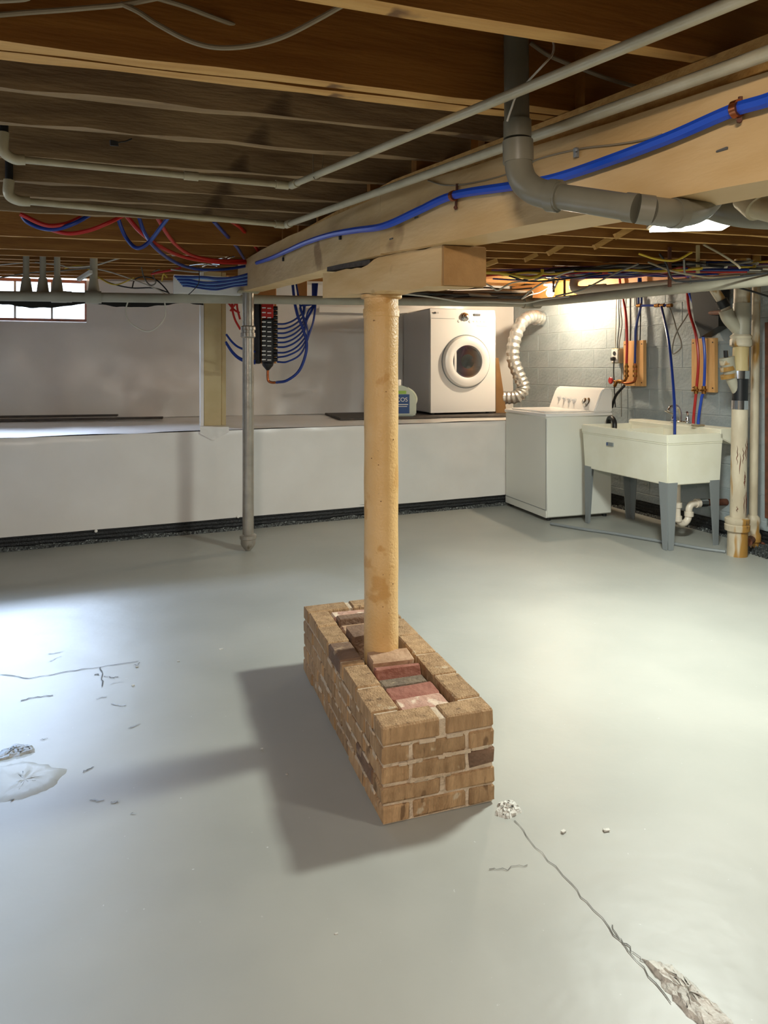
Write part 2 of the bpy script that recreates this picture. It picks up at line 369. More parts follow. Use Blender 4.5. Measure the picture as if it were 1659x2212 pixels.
# right wall : blocks on a recessed mortar backing
rd = V((-.380, .925, 0)).normalized(); RN = V((-rd.y, rd.x, 0)); RN = RN if RN.x < 0 else -RN
R0 = V((5.213+.411*2.8, -2.8, 0)); R1 = U1+rd*.4
mb = MB(); q = -RN*.2
mb.prism([(R0.x, R0.y), (R1.x, R1.y), (R1.x+q.x, R1.y+q.y), (R0.x+q.x, R0.y+q.y)], -.05, 2.75)
bmesh.ops.translate(mb.bm, vec=-RN*.006, verts=mb.bm.verts)
wr = struct('wall_right', mb, 'mortarpaint')
bmeshes = []
for w in (.39, .19):
    for q in range(2):
        b = MB(); b.box((0, 0, 0), (w+.003, .03, .193), bev=.003, jit=.0006); me = finish('concrete_block', b, 'block', smooth=15); bmeshes.append((w, me.data)); bpy.data.objects.remove(me)
ang = math.atan2(rd.y, rd.x)
for row in range(12):
    z = .1+row*.2; s = 4.9 if row % 2 else 4.7
    # s measured along the wall back from the corner
    t = -.05+(0 if row % 2 else .2)
    if row % 2 == 0: pass
    while t < 5.2:
        p = U1-rd*(t+.2); me = random.choice(bmeshes[:2])[1]
        o = bpy.data.objects.new('concrete_block', me); COL.objects.link(o)
        o.location = (p.x-RN.x*.018, p.y-RN.y*.018, z); o.rotation_euler = (0, 0, ang); o.parent = wr; t += .4
    if row % 2 == 0:
        p = U1-rd*.05; o = bpy.data.objects.new('concrete_block', bmeshes[2][1]); COL.objects.link(o)
        o.location = (p.x-RN.x*.018, p.y-RN.y*.018, z); o.rotation_euler = (0, 0, ang); o.parent = wr
# left wall with a window well, wall behind the camera
ld = V((.364, -1, 0)).normalized(); LL = V((-5.6, 8.92, 0)); LE = V((-5.6+.364*11.7, -2.8, 0))
ln = V((-ld.y, ld.x, 0)); ln = ln if ln.x < 0 else -ln
def lp(Z): return V((-4.9+.364*(7-Z), Z, 0))
mb = MB()
def segl(a, c, z0, z1): mb.prism([(a.x, a.y), (c.x, c.y), (c.x+ln.x*.2, c.y+ln.y*.2), (a.x+ln.x*.2, a.y+ln.y*.2)], z0, z1)
segl(lp(9.2), lp(3.35), 0, 2.75); segl(lp(.9), lp(-2.8), 0, 2.75); segl(lp(3.35), lp(.9), 0, 1.45); segl(lp(3.35), lp(.9), 2.15, 2.75)
struct('wall_left', mb, 'shellwall')
mb = MB(); mb.bb((-7, -3.0, -.05), (7, -2.8, 2.75)); struct('wall_front', mb, 'shellwall')
# windows
def window(name, a, c, z0, z1, n, out, mull=.018, fr=.03):
    d = (c-a).normalized(); mbf = MB(); ang = math.atan2(d.y, d.x); L = (c-a).length; mid = (a+c)/2+out
    for z in (z0+fr/2, z1-fr/2): mbf.box(V((mid.x, mid.y, z)), (L, .04, fr), ang)
    for p in (a+out+d*fr/2, c+out-d*fr/2): mbf.box(V((p.x, p.y, (z0+z1)/2)), (fr, .04, z1-z0), ang)
    f = struct(name, mbf, 'rust')
    for i in range(1, n):
        p = a+out+d*(L*i/n); b = MB(); b.box(V((p.x, p.y, (z0+z1)/2)), (mull, .03, z1-z0-2*fr), ang); q = finish('muntin', b, 'wire_g'); q.parent = f
    for i in range(n):
        p = a+out+d*(L*(i+.5)/n); b = MB(); b.box(V((p.x, p.y, (z0+z1)/2)), (L/n-mull-.002, .005, z1-z0-2*fr), ang); q = finish('window_pane', b, 'glass'); q.parent = f
    return f
window('window_1', w0, w1, WZ0+.002, zc(7.2)+.0, 4, un*.1)
window('window_2', lp(3.34), lp(.91), 1.452, 2.148, 3, ln*.1)
# black dimple strip at the wall foot
def foot(name, a, c, nrm, h):
    b = MB(); d = (c-a); n = 90
    b.sheet(lambda s, t: a+d*s+V((0, 0, .0+h*t))+nrm*(.012+.0035*math.sin(t*26)+wob((s*40, t*3, 1), 1, .004)), n, 12)
    o = struct(name, b, 'dimple')
    g = MB()
    g.sheet(lambda s, t: a+d*s+nrm*(.022+.012*(1-t))+V((0, 0, -.004+t*(.03+.022*noise.noise(V((s*26, 0, 3)))+.012*noise.noise(V((s*90, 0, 9)))))), 220, 2)
    q = finish('mesh_strip', g, 'grime'); q.parent = o; q['kind'] = 'stuff'; return o
lnrm = V((.397, -.918, 0)); lnrm = V(((L1-L0).y, -(L1-L0).x, 0)).normalized()
bb_ = foot('baseboard_back', L0, L1-(L1-L0).normalized()*.55, lnrm, .125)
foot('baseboard_right', U1-rd*1.2, U1-rd*5.0, RN, .13)
for px, py in ((208, 1147), (515, 1116)):
    p = LW(px, py, .03); b = MB(); b.lathe([(.012, 0), (.012, .004), (.004, .008)], p, lnrm, 12); q = finish('fastener', b, 'foamstrip'); q.parent = bb_
# plastic sheeting (things): knee wall, ledge, upper wall
def wrinkle(p, amp): return amp*(noise.noise(p*1.4)+.5*noise.noise(p*3.6+V((3, 1, 7)))+.22*abs(noise.noise(V((p.x*5, p.y*5, p.z*9)))))
L0s = V((-4.03, 4.844, 0)); U0s = V((-4.93, 6.747, 0))
b = MB(); a = L0s+lnrm*.012; d = L1-L0s-(L1-L0s).normalized()*.12
b.sheet(lambda s, t: a+d*s+V((0, 0, .105+(SH+.002-.105)*t))+lnrm*(.012+max(-.01, wrinkle(V((s*7.9, 1, t*.8)), .014)))*(1 if t < .98 else .4), 200, 26)
solo('plastic_sheet', b, 'poly', 'white plastic sheeting covering the low knee wall above the black strip', 'plastic sheet')
b = MB()
b.sheet(lambda s, t: (L0s+d*s).lerp(U0s+(U1-U0s)*s*.985, t*.99)+lnrm*.02*(1-t)+V((0, 0, SH+.008+wrinkle(V((s*12, t*3, 4)), .006))), 120, 14)
solo('plastic_sheet', b, 'poly', 'wrinkled white plastic sheeting lying over the ledge below the window', 'plastic sheet')
b = MB()
def up(s, t, x0, x1, z0, z1f):
    A = upt(x0, 0); B = upt(x1, 0) if x1 < 1100 else U1; p = A.lerp(B, s); z = z0+(z1f(p.y)-z0)*t
    return V((p.x, p.y, z))-un*(.03+max(-.02, wrinkle(V((p.x, 2, z)), .03)))
b.sheet(lambda s, t: up(s, t, wx, 1104, SH+.012, lambda y: zc(y)-.02), 110, 26)
b.sheet(lambda s, t: up(s, t, -140, wx, SH+.012, lambda y: WZ0-.01), 40, 18)
solo('plastic_sheet', b, 'poly', 'white plastic sheeting hung over the upper wall behind the ledge', 'plastic sheet')
# dark boards on the ledge
a1 = FL(-60, 913, SH+.01); a2 = FL(352, 907, SH+.01)
b = MB(); b.box((a1+a2)/2+V((0, 0, .02)), ((a2-a1).length, .10, .022), math.atan2((a2-a1).y, (a2-a1).x)+.02, bev=.003)
b.box((a1+a2)/2+V((-.3, .07, .045)), ((a2-a1).length*.8, .08, .02), math.atan2((a2-a1).y, (a2-a1).x), bev=.003)
solo('board', b, 'darkboard', 'long dark boards lying on the plastic-covered ledge under the window', 'board')
a1 = FL(735, 908, SH+.01); a2 = FL(1180, 899, SH+.01); c = (a1+a2)/2; dd = (a2-a1).normalized(); nn = V((-dd.y, dd.x, 0))
b = MB(); b.box(c+nn*.42+V((0, 0, .012)), ((a2-a1).length, .84, .022), math.atan2(dd.y, dd.x), bev=.003)
solo('platform_board', b, 'darkboard', 'dark brown board under the dryer on top of the ledge', 'board')
PLAT = SH+.034
# white strip and black cover near the upper wall top
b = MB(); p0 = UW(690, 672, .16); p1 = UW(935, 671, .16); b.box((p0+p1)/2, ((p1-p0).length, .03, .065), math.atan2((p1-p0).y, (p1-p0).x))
o = struct('white_wall_strip', b, 'foamstrip')

# ---------------------------------------------------------------- ceiling: subfloor + joists
mb = MB(); mb.prism([(lp(-2.9).x-.1, -2.9), (R0.x+.1, -2.9), (U1.x+.1, U1.y+.1), (U1.x-6.87, U1.y-2.1), (lp(6.65).x-.1, 6.65)], lambda p: zc(p[1])+.235, lambda p: zc(p[1])+.27)
ceil = struct('ceiling', mb, 'subfloor')
tj = math.tan(A20)
def joist(zi, x0, x1, m='joist', w=.042, n=26, me='edge', jit=.0022):
    a = (x0, zi+tj*x0); b_ = (x1, zi+tj*x1)
    b = MB(); b.plank(a, b_, w, lambda p: zc(p.y)+.0, lambda p: zc(p.y)+.24, n, jit)
    # rotate to along-x object space for the wood grain
    b.bm.faces.ensure_lookup_table(); b.bm.normal_update()
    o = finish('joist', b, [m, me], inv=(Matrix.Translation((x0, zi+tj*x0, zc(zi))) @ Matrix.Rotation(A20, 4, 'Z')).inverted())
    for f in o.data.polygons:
        if abs(f.normal.z) > .8 and f.center.z < .12: f.material_index = 1  # bottom faces take the lit tone of the wood
    o.location = (x0, zi+tj*x0, zc(zi)); o.rotation_euler = (0, 0, A20); o.parent = ceil
    return o
def bx(zi): # x where the beam near face crosses the joist line
    for s in (1.877, 2.667):
        x = (2.42-zi)/(s+tj)
        if (x > 0) == (s == 1.877): return x
    return 0
def xl(zi): return max(-6.0, (-4.9+.364*(7-zi))/(1+.364*tj)-.02)      # left wall
def xr(zi): return (5.213-.411*zi)/(1+.411*tj)+.02                     # right wall
joist(.30, xl(.3), xr(.3)); joist(.70, xl(.7), xr(.7))
joist(1.105, xl(1.1), xr(1.1), 'newjoist')
joist(1.500, xl(1.5), bx(1.5)+.25, 'newjoist'); joist(1.553, xl(1.5), bx(1.55)+.35, 'newjoist')
for z in (1.779, 2.08, 2.476, 2.90, 3.23, 3.64): joist(z, xl(z), bx(z)+.12, me='oldlit', jit=.004, w=.036)
for z in (4.63, 5.39, 5.84, 6.2, 6.46, 6.9, 7.4, 7.9, 8.3): joist(z, xl(z), xr(z) if z > 6 else bx(z)+.15, 'newjoist' if z > 4 else 'joist')
for z in (1.46, 1.87, 2.27, 2.70, 3.14, 3.51, 3.94, 4.36, 4.8, 5.2, 5.65): joist(z, bx(z)+.04, xr(z), 'newjoist')
# diagonal bridging between the right-hand joists
for x0, y0, x1, y1, Z in ((1184, 548, 1214, 530, 4.70), (1284, 534, 1320, 513, 4.33), (1134, 562, 1160, 549, 5.1), (1075, 563, 1050, 572, 5.0), (1330, 511, 1372, 487, 3.9)):
    b = MB(); b.tube([D(x0, y0, Z), D(x1, y1, Z+.01)], .024, 4, False)
    o = finish('bridging', b, 'edge'); o.parent = ceil
# header board above right wall, lit by the bulb (rim board)
for (z0, m_) in ((.02, 'orangewood'),):
    b = MB(); a = U1-rd*.1; c = U1-rd*5.5
    b.plank(c+RN*.02, a+RN*.02, .05, lambda p: 2.19, lambda p: zc(p.y)+.0, 1, left=True)
    o = struct('trim_2', b, 'orangewood')

# ================================================================ MAIN BEAM, BOLSTER, POST, COLUMN
K0 = V((0, 2.42, 0)); BN = V((1.75, 2.42-1.877*1.75, 0)); BFp = V((-1.165, 2.42+2.667*1.165, 0))
beam = thing('wooden_beam', 'long cream painted main ceiling beam running over the post, blue tube clipped along it', 'beam', (0, 2.5, 1.8))
tp = lambda p: zc(p[1])-.11+.025*min(p[1], 4.3)
def off(p, d, w): return V((p.x+d.y*w, p.y-d.x*w, 0))
dn = (K0-BN).normalized(); df = (BFp-K0).normalized(); TH = .15
b = MB(); b.plank(BN, K0+dn*.03, TH, lambda p: zbm(p.y), tp, 14, .003, left=False); part('beam_segment', b, 'beam', beam, True)
b = MB(); b.plank(K0+df*.035, BFp, TH, lambda p: zbm(p.y), tp, 20, .003, left=False); part('beam_segment', b, 'beam', beam, True)
b = MB(); b.plank(off(BN, dn, .03), off(K0, dn, .03), TH-.03, lambda p: tp(p)+.001, lambda p: zc(p.y)-.001, 4, .001, left=False); part('top_plate', b, 'edge', beam, True)
b = MB(); b.plank(off(K0, df, .03), off(BFp, df, .03), TH-.03, lambda p: tp(p)+.001, lambda p: max(zc(p.y)-.001, tp(p)+.003), 4, .0, left=False); part('top_plate', b, 'edge', beam, True)
# dark knots / nicks on the face
b = MB()
for px, py in ((1560, 323), (846, 516), (1035, 335), (900, 470)):
    p = BF(px, py, .001); b.box(p, (.022, .004, .004), math.atan2(dn.y, dn.x), jit=.001)
part('nick', b, 'crack', beam, True)
# short cross beam at the far end
hA = V((-1.10, 5.36, 0)); hB = hA-U*.5
b = MB(); b.plank(hB, hA, .12, lambda p: 1.965, lambda p: 2.10, 8, .002)
solo('cross_beam', b, 'foamstrip', 'short white cross beam behind the blue tube bundle', 'beam')
# bolster
bang = math.atan2(.85, -.449); bd = V((math.cos(bang), math.sin(bang), 0)); b0 = V((.185, 2.145, 0)); b1 = b0+bd*.96
bol = thing('bolster_block', 'thick wooden bolster block between the round post and the main beam', 'beam', (0, 2.65, 1.7))
zb0 = lambda p: EYE+.126+.06*p[1]
bp = off(b0, bd, .15)
b = MB(); b.plank(b0+bd*.012, b1, .16, zb0, lambda p: zbm(p.y)-.002-.03*min(1, max(0, ((p-b0).length-.45)/.15))+.01*noise.noise(p*8), 20, .004, left=False); part('block', b, 'beam', bol, True)
b = MB(); b.plank(off(b0+bd*.55, bd, .02), off(b1, bd, .02), .12, lambda p: zbm(p.y)-.022, lambda p: zbm(p.y)-.001, 3, .002, left=False); part('gap_shade', b, 'darkboard', bol, True, label='dark strip standing in for the shaded gap under the beam')  # dark strip added to draw the shade in the gap above the bolster
b = MB(); b.plank(b0, b0+bd*.012, .16, lambda p: zb0(p)+.002, lambda p: zbm(p.y)-.004, 1, 0, left=False); part('end_face', b, 'endgrain', bol, True, label='bare sawn end grain with cracks')
# post
PX, PY, PR = -.011, 2.70, .0665; PT = EYE+.126+.06*PY-.006
post = thing('support_post', 'thick round cream support post rising out of the brick pier', 'post', (PX, PY, 0))
prof = [(PR, 0)]+[(PR+.0008*math.sin(i*1.7), .08*i) for i in range(1, 20)]+[(PR+.001, PT-.085), (PR+.004, PT-.083), (PR+.004, PT-.055), (PR+.0, PT-.05), (PR, PT-.012)]
b = MB(); b.lathe(prof, (0, 0, 0), seg=48); part('shaft', b, 'post', post)
b = MB(); b.lathe([(PR+.012, PT-.012), (PR+.014, PT-.008), (PR+.014, PT)], (0, 0, 0), seg=40); part('top_plate', b, 'post', post)
b = MB()
for i in range(16):
    t = random.uniform(-2.6, -.5); z = random.uniform(.35, 1.5); n = V((math.cos(t), math.sin(t), 0))
    b.lathe([(random.uniform(.0012, .003), 0), (.001, .0015)], n*(PR-.0003)+V((0, 0, z)), n, 6)
part('chip_mark', b, 'rust', post, kind='stuff')
# steel column
CXp, CYp = -1.045, 5.34
col = thing('steel_column', 'grey steel pipe column on the floor beside the knee wall', 'column', (CXp, CYp, 0))
ct = zbm(CYp)-.01
b = MB(); b.lathe([(.043, .09), (.043, 1.66), (.043, ct)], seg=28); part('pipe', b, 'column', col)
b = MB(); b.lathe([(.045, 1.63), (.057, 1.64), (.057, 1.67), (.05, 1.672), (.05, 1.69), (.057, 1.692), (.057, 1.715), (.045, 1.725)], seg=28); part('coupling', b, 'column', col)
b = MB(); b.lathe([(.022, 0), (.05, .035), (.056, .05), (.056, .085), (.064, .09), (.064, .115), (.045, .125)], seg=24); part('foot_fitting', b, 'column', col)
b = MB(); b.box((0, 0, ct+.005), (.16, .14, .012), .3); part('cap_plate', b, 'galv', col)
# cream wooden post standing on the ledge
p = FL(464, 918, SH+.012); pw = 55*p.y/F0
wp = thing('wood_post', 'cream painted square wooden post standing on the ledge', 'post', (p.x, p.y, SH+.012), .33)
hz = zc(p.y)-SH-.014
b = MB(); b.bb((-pw*.42, -.06, 0), (pw*.24, .06, hz), bev=.003); part('main_stud', b, 'creamwood', wp)
b = MB(); b.bb((pw*.25, -.045, 0), (pw*.42, .06, hz), bev=.003); part('side_stud', b, 'creamwood', wp)
b = MB(); b.bb((-pw*.56, -.07, -.01), (-pw*.43, .05, hz), bev=.002); part('plastic_edge', b, 'foamstrip', wp, label='white plastic edge strip')
b = MB()
pp = FL(463, 925, SH); b.sheet(lambda s, t: LW(433+62*s, 922+(30-34*abs(s-.45))*t, .035+.012*random.random()), 10, 6)
solo('plastic_scrap', b, 'poly', 'torn flap of clear plastic hanging from the ledge below the cream wooden post', 'plastic scrap')

# ================================================================ BRICK PIER
P1 = FL(826, 1785); PL, PW, PH = 1.153, .382, .30
pang = math.radians(18.5)
pier = thing('brick_pier', 'low hollow rectangular pier of tan bricks around the foot of the round post', 'brick pier', (P1.x, P1.y, 0), pang)
BW = .09; CH = PH/5; J = .012
b = MB()
r = .0055
for x0, x1, y0, y1 in ((r, BW-.006, r, PL-r), (PW-BW+.006, PW-r, r, PL-r), (BW-.006, PW-BW+.006, r, BW-.006), (BW-.006, PW-BW+.006, PL-BW+.006, PL-r)):
    b.bb((x0, y0, 0), (x1, y1, PH-.006))
part('mortar', b, 'mortar', pier)
def brick(x0, x1, y0, y1, z0, z1, dark=False):
    q = MB(); q.bb((x0, y0, z0), (x1, y1, z1), bev=.0045, jit=.0022)
    part('brick', q, 'darkbrick' if dark else 'brick', pier, smooth=25)
for rrow in range(5):
    z0 = rrow*CH+.004; z1 = (rrow+1)*CH-.005
    if rrow == 4: z1 = PH
    typeA = rrow in (4, 1)
    e = lambda: random.uniform(-.0015, .0025)
    if typeA:
        for y0 in (0, PL-BW):
            c = PW*.53
            brick(-e(), c-J*.9, y0-e(), y0+BW, z0, z1); brick(c+J*.9, PW+e(), y0-e(), y0+BW, z0, z1, dark=False)
        ys = BW+J
        for side in (0, 1):
            x0 = 0 if side == 0 else PW-BW
            span = PL-2*BW-2*J
            if rrow == 4 and side == 0: ls = [.172, .172, .033, .172, .172, .172]
            else: ls = [(span-4*J)/5]*5
            tot = sum(ls)+J*(len(ls)-1); kf = (span-J*(len(ls)-1))/sum(ls); y = ys
            for i, l in enumerate(ls):
                brick(x0-(e() if side == 0 else 0), x0+BW+(e() if side else 0), y, y+l*kf, z0, z1, dark=(rrow == 4 and side == 0 and i == 3) or (rrow == 1 and side == 0 and i == 0)); y += l*kf+J
    else:
        for side in (0, 1):
            x0 = 0 if side == 0 else PW-BW
            n = 6; l = (PL-(n-1)*J)/n; sh = 0 if rrow != 2 else .0
            y = 0
            for i in range(n):
                brick(x0-(e() if side == 0 else 0), x0+BW+(e() if side else 0), y-(e() if i == 0 else 0), y+l, z0, z1, dark=(rrow == 2 and side == 1 and i == 0)); y += l+J
        for y0 in (0, PL-BW):
            brick(BW+J, PW-BW-J, y0-e(), y0+BW, z0, z1)
# mortar squeezed out in lumps over the joints of the front and side
b = MB()
for i in range(60):
    rr = random.choice((1, 2, 3, 4)); z = rr*CH+random.uniform(-.004, .003)
    if random.random() < .45: c = (random.uniform(.05, PW-.05), .0005, z); sz = (random.uniform(.02, .06), .006, random.uniform(.006, .014))
    else: c = (.0005, random.uniform(.02, PL-.3), z); sz = (.006, random.uniform(.02, .07), random.uniform(.006, .014))
    b.box(c, sz, bev=.002, jit=.0015)
part('mortar_smear', b, 'mortar', pier, kind='stuff')
# rubble floor of the cavity
b = MB(); b.bb((BW+.002, BW+.002, 0), (PW-BW-.002, .40, .19)); b.bb((BW+.002, .72, 0), (PW-BW-.002, PL-BW-.002, .17))
part('core_fill', b, 'greybrick', pier)
# loose bricks inside the pier: each a thing
fr = frames[pier.name]
def loose(label, x0, x1, y0, y1, z0, z1, m, tilt=0, roll=0, broken=False):
    q = MB(); c = V(((x0+x1)/2, (y0+y1)/2, (z0+z1)/2)); s = (x1-x0, y1-y0, z1-z0)
    rot = (Matrix.Rotation(roll, 3, 'Z') @ Matrix.Rotation(tilt, 3, 'X'))
    q.box(c, s, bev=.005, jit=.003 if not broken else .006, rot=rot)
    bmesh.ops.transform(q.bm, matrix=fr, verts=q.bm.verts)
    solo('loose_brick', q, m, label, 'brick', 'loose bricks filling the pier', smooth=25)
xa, xb = BW+.008, PW-BW-.008
loose('pink mortar-crusted loose brick in the pier nearest its front end', xa+.004, xb-.014, .098, .182, .205, .288, 'pinkbrick')
loose('smooth red loose brick second from the front inside the pier', xa+.002, xb-.010, .188, .270, .207, .290, 'redbrick', .03)
loose('dark grey rough loose brick third from the front inside the pier', xa+.002, xb-.016, .277, .352, .205, .283, 'greybrick', -.04)
loose('thin red slab of brick leaning behind the dark grey brick', xa+.002, xb-.012, .362, .402, .20, .306, 'redbrick', -.25)
loose('tan flat brick raised above the others right in front of the round post', xa+.006, xb-.018, .424, .505, .225, .318, 'tanbrick', .06, -.03)
loose('broken dark brown brick tipped up just behind the left of the round post', xa+.004, xa+.09, .72, .80, .20, .316, 'darkbrick', .14, .15, True)
loose('grey-tan loose brick lying behind the tipped broken brick', xa+.004, xb-.01, .812, .885, .19, .290, 'tanbrick', .05)
loose('chipped brown loose brick second from the rear of the pier', xa+.004, xb-.01, .895, .955, .19, .310, 'darkbrick', -.05, .02)
loose('pale pink loose brick at the rear end inside the pier', xa+.002, xb-.01, .968, 1.048, .19, .292, 'pinkbrick')

# ================================================================ DRYER
p = FL(931, 902, PLAT); p = V((D(931, 902, 7.5).x, 7.5, PLAT))
da = math.radians(20); DW, DD, DH = .79, .80, 1.11
dry = thing('dryer', 'white front-loading clothes dryer standing on the ledge', 'dryer', p, da)
zt = EYE+(HY-665)/F0*7.5-PLAT; DH = zt
b = MB(); b.bb((0, .035, .02), (DW, DD, DH), bev=.012); part('cabinet', b, 'greyside', dry)
b = MB(); b.extr([(0, 0.02), (0, .9*DH*.985), (.004, DH*.93), (.018, DH-.006), (.03, DH), (.036, DH), (.036, .02)], (0, 0, 0), (0, 1, 0), (0, 0, 1), (DW, 0, 0)); part('front_panel', b, 'white', dry)
for x in (.06, DW-.06):
    for y in (.08, DD-.06): b = MB(); b.cyl((x, y, 0), (x, y, .03), .02, 12); part('foot', b, 'black', dry)
dc = V((DW*.535, 0, DH*.50)); R = .27
b = MB(); prof = [(R+.015, .0), (R+.015, .012), (R, .045), (R-.03, .056), (R-.07, .058), (R-.10, .040), (R-.105, .02)]
b.lathe(prof, dc, (0, -1, 0), 56); door = part('door', b, 'white', dry)
b = MB(); b.lathe([(R-.10, .022), (R-.13, .034), (R-.2, .042), (.001, .046)], dc, (0, -1, 0), 48); part('door_glass', b, 'glassdark', door)
b = MB(); b.lathe([(R-.092, .041), (R-.092, .046), (R-.106, .046), (R-.106, .041)], dc, (0, -1, 0), 48); part('chrome_ring', b, 'chrome', door)
b = MB(); b.box(dc+V((-R+.118, -.04, 0)), (.035, .02, .24), bev=.008); part('door_handle', b, 'white', door)
b = MB(); b.lathe([(R+.026, -.001), (R+.026, .003), (R+.014, .003)], dc, (0, -1, 0), 56); part('door_gasket', b, 'leg', door)
kc = V((DW*.52, 0, DH*.925))
b = MB(); b.lathe([(.048, -.002), (.048, .008), (.036, .012), (.034, .035), (.028, .04)], kc, (0, -1, 0), 32); part('control_knob', b, 'chrome', dry, label='silver control knob')
b = MB(); b.bb((DW*.66, -.003, DH*.937), (DW*.76, .004, DH*.957)); part('display', b, 'ink', dry)
for i in range(4): b = MB(); b.cyl((DW*(.66+.055*i), -.004, DH*.885), (DW*(.66+.055*i), .01, DH*.885), .011, 14); part('button', b, 'greyside', dry)
for i in range(2): b = MB(); b.cyl((DW*(.43+.17*i), -.006, DH*.883), (DW*(.43+.17*i), .01, DH*.883), .016, 14); part('button', b, 'greyside', dry)
b = MB(); b.bb((.01, -.002, DH*.903), (DW*.36, .002, DH*.906)); b.bb((DW*.7, -.0015, DH*.84), (DW*.86, .002, DH*.843)); part('seam_line', b, 'leg', dry)
b = MB(); b.lathe([(.012, 0), (.012, .002)], (.05, -.0005, DH*.955), (0, -1, 0), 16); part('logo_dot', b, 'ink', dry)
text_part('LG', .022, (.066, -.0015, DH*.95), (1, 0, 0), (0, 0, 1), 'ink', dry)
# brown board leaning right of the dryer
b = MB(); q0 = D(1071, 905, 7.85); q1 = D(1097, 905, 7.75)
b.extr([(0, 0), (.13, 0), (.03, .62), (0, .62)], (q0.x, 7.82, PLAT), (.96, .2, 0), (0, 0, 1), (-.01, .3, 0))
solo('plywood_offcut', b, 'brownboard', 'brown wooden board leaning beside the dryer on its right', 'board')
# detergent jug
p = D(868, 908, 7.32); p.z = PLAT
jug = thing('detergent_jug', 'pale green detergent jug with blue label beside the dryer on the ledge', 'jug', p, math.radians(8))
b = MB(); b.extr([(-.11, 0), (.13, 0), (.15, .02), (.15, .16), (.12, .24), (.06, .30), (-.02, .33), (-.10, .33), (-.13, .28), (-.13, .02)], (0, -.05, 0), (1, 0, 0), (0, 0, 1), (0, .10, 0))
bmesh.ops.bevel(b.bm, geom=list(b.bm.edges), offset=.012, segments=2, affect='EDGES'); part('bottle', b, 'jug', jug)
b = MB(); b.tube([(.06, 0, .29), (.12, 0, .25), (.155, 0, .18), (.13, 0, .1)], .016, 8); part('handle', b, 'jug', jug)
b = MB(); b.cyl((-.05, 0, .32), (-.05, 0, .385), .045, 20); part('cap', b, 'white', jug)
b = MB(); b.bb((-.11, -.054, .03), (.075, -.05, .23)); part('label_sheet', b, 'label', jug, label='blue printed label')
b = MB(); b.bb((-.11, -.055, .235), (.04, -.05, .268)); part('label_band', b, 'green', jug)
text_part('ECOS', .062, (-.098, -.0555, .155), (1, 0, 0), (0, 0, 1), 'foamstrip', jug)
b = MB(); b.bb((-.09, -.0556, .12), (.06, -.054, .128)); b.bb((-.09, -.0556, .10), (.05, -.054, .106)); part('label_lines', b, 'foamstrip', jug)
# foil duct
dp = [D(1168, 688, 8.10), D(1150, 684, 8.0), D(1128, 697, 7.9), D(1112, 735, 7.85), D(1109, 775, 7.85), D(1122, 812, 7.85), D(1131, 838, 7.85), D(1118, 856, 7.85), D(1092, 859, 7.9), D(1076, 859, 7.95)]
b = MB(); b.tube(dp, .07, 24, res=12, rf=lambda i, n: .072+.006*math.cos(i*math.pi/2))
duct = solo('dryer_duct', b, 'foil', 'shiny ribbed foil dryer duct snaking up to the grey block wall', 'duct', smooth=20)
b = MB(); b.tube([D(1157, 686, 8.1), D(1172, 688, 8.16)], .088, 24, False); o = finish('duct_collar', b, 'chrome', inv=frames[duct.name].inverted()); o.parent = duct

# ================================================================ WASHER
wn = V((1.48, 6.33, 0)); wa = math.radians(17.5); WU, WV, WH = .70, .80, .985
wash = thing('washing_machine', 'white top-loading washing machine on the floor in front of the ledge end', 'washing machine', wn, wa)
# local: x = u (towards the right wall), y = v (away); front faces -x, console at +x
b = MB(); b.bb((0, 0, .03), (WU, WV, WH-.03), bev=.012); part('cabinet', b, 'offwhite', wash)
b = MB(); b.bb((-.004, .01, .10), (.001, WV-.01, .104)); b.bb((-.004, .0, .10), (.0, .003, WH-.05)); part('panel_seam', b, 'leg', wash)
b = MB(); b.bb((-.002, .004, .03), (.01, WV-.004, .098), bev=.003); part('toe_panel', b, 'offwhite', wash)
b = MB(); b.bb((-.008, -.008, WH-.035), (WU+.004, WV+.008, WH), bev=.009); top = part('top_deck', b, 'white', wash)
b = MB(); b.bb((.03, .07, WH), (WU-.2, WV-.07, WH+.014), bev=.006); part('lid', b, 'white', top)
cp = [(WU-.20, WH-.002), (WU-.12, WH+.19), (WU-.085, WH+.225), (WU-.02, WH+.225), (WU+.004, WH+.20), (WU+.004, WH-.002)]
b = MB(); b.extr(cp, (0, -.004, 0), (1, 0, 0), (0, 0, 1), (0, WV+.008, 0)); bmesh.ops.bevel(b.bm, geom=list(b.bm.edges), offset=.012, segments=2, affect='EDGES'); con = part('console', b, 'white', wash)
nrm = V((-.172, 0, .08)).normalized()
def onc(y, t): return V((WU-.20+.08*t, y, WH+.172*t))
for y, t in ((.66, .62), (.565, .58), (.47, .54), (.38, .52)):
    b = MB(); b.lathe([(.030, -.001), (.028, .006), (.012, .008), (.010, .03), (.008, .032)], onc(y, t), nrm, 18); k = part('small_knob', b, 'greyside', con)
b = MB(); b.lathe([(.052, -.001), (.050, .008), (.036, .011), (.032, .036), (.026, .040)], onc(.17, .50), nrm, 28); part('timer_dial', b, 'chrome', con, label='silver timer dial')
b = MB(); c = onc(.70, .86); b.box(c+nrm*.001, (.03, .045, .004), 0, rot=Matrix.Rotation(-math.atan2(.172, .08), 3, 'Y')); part('badge', b, 'ink', con)
for x in (.05, WU-.05):
    for y in (.05, WV-.05): b = MB(); b.cyl((x, y, 0), (x, y, .035), .022, 12); part('foot', b, 'black', wash)

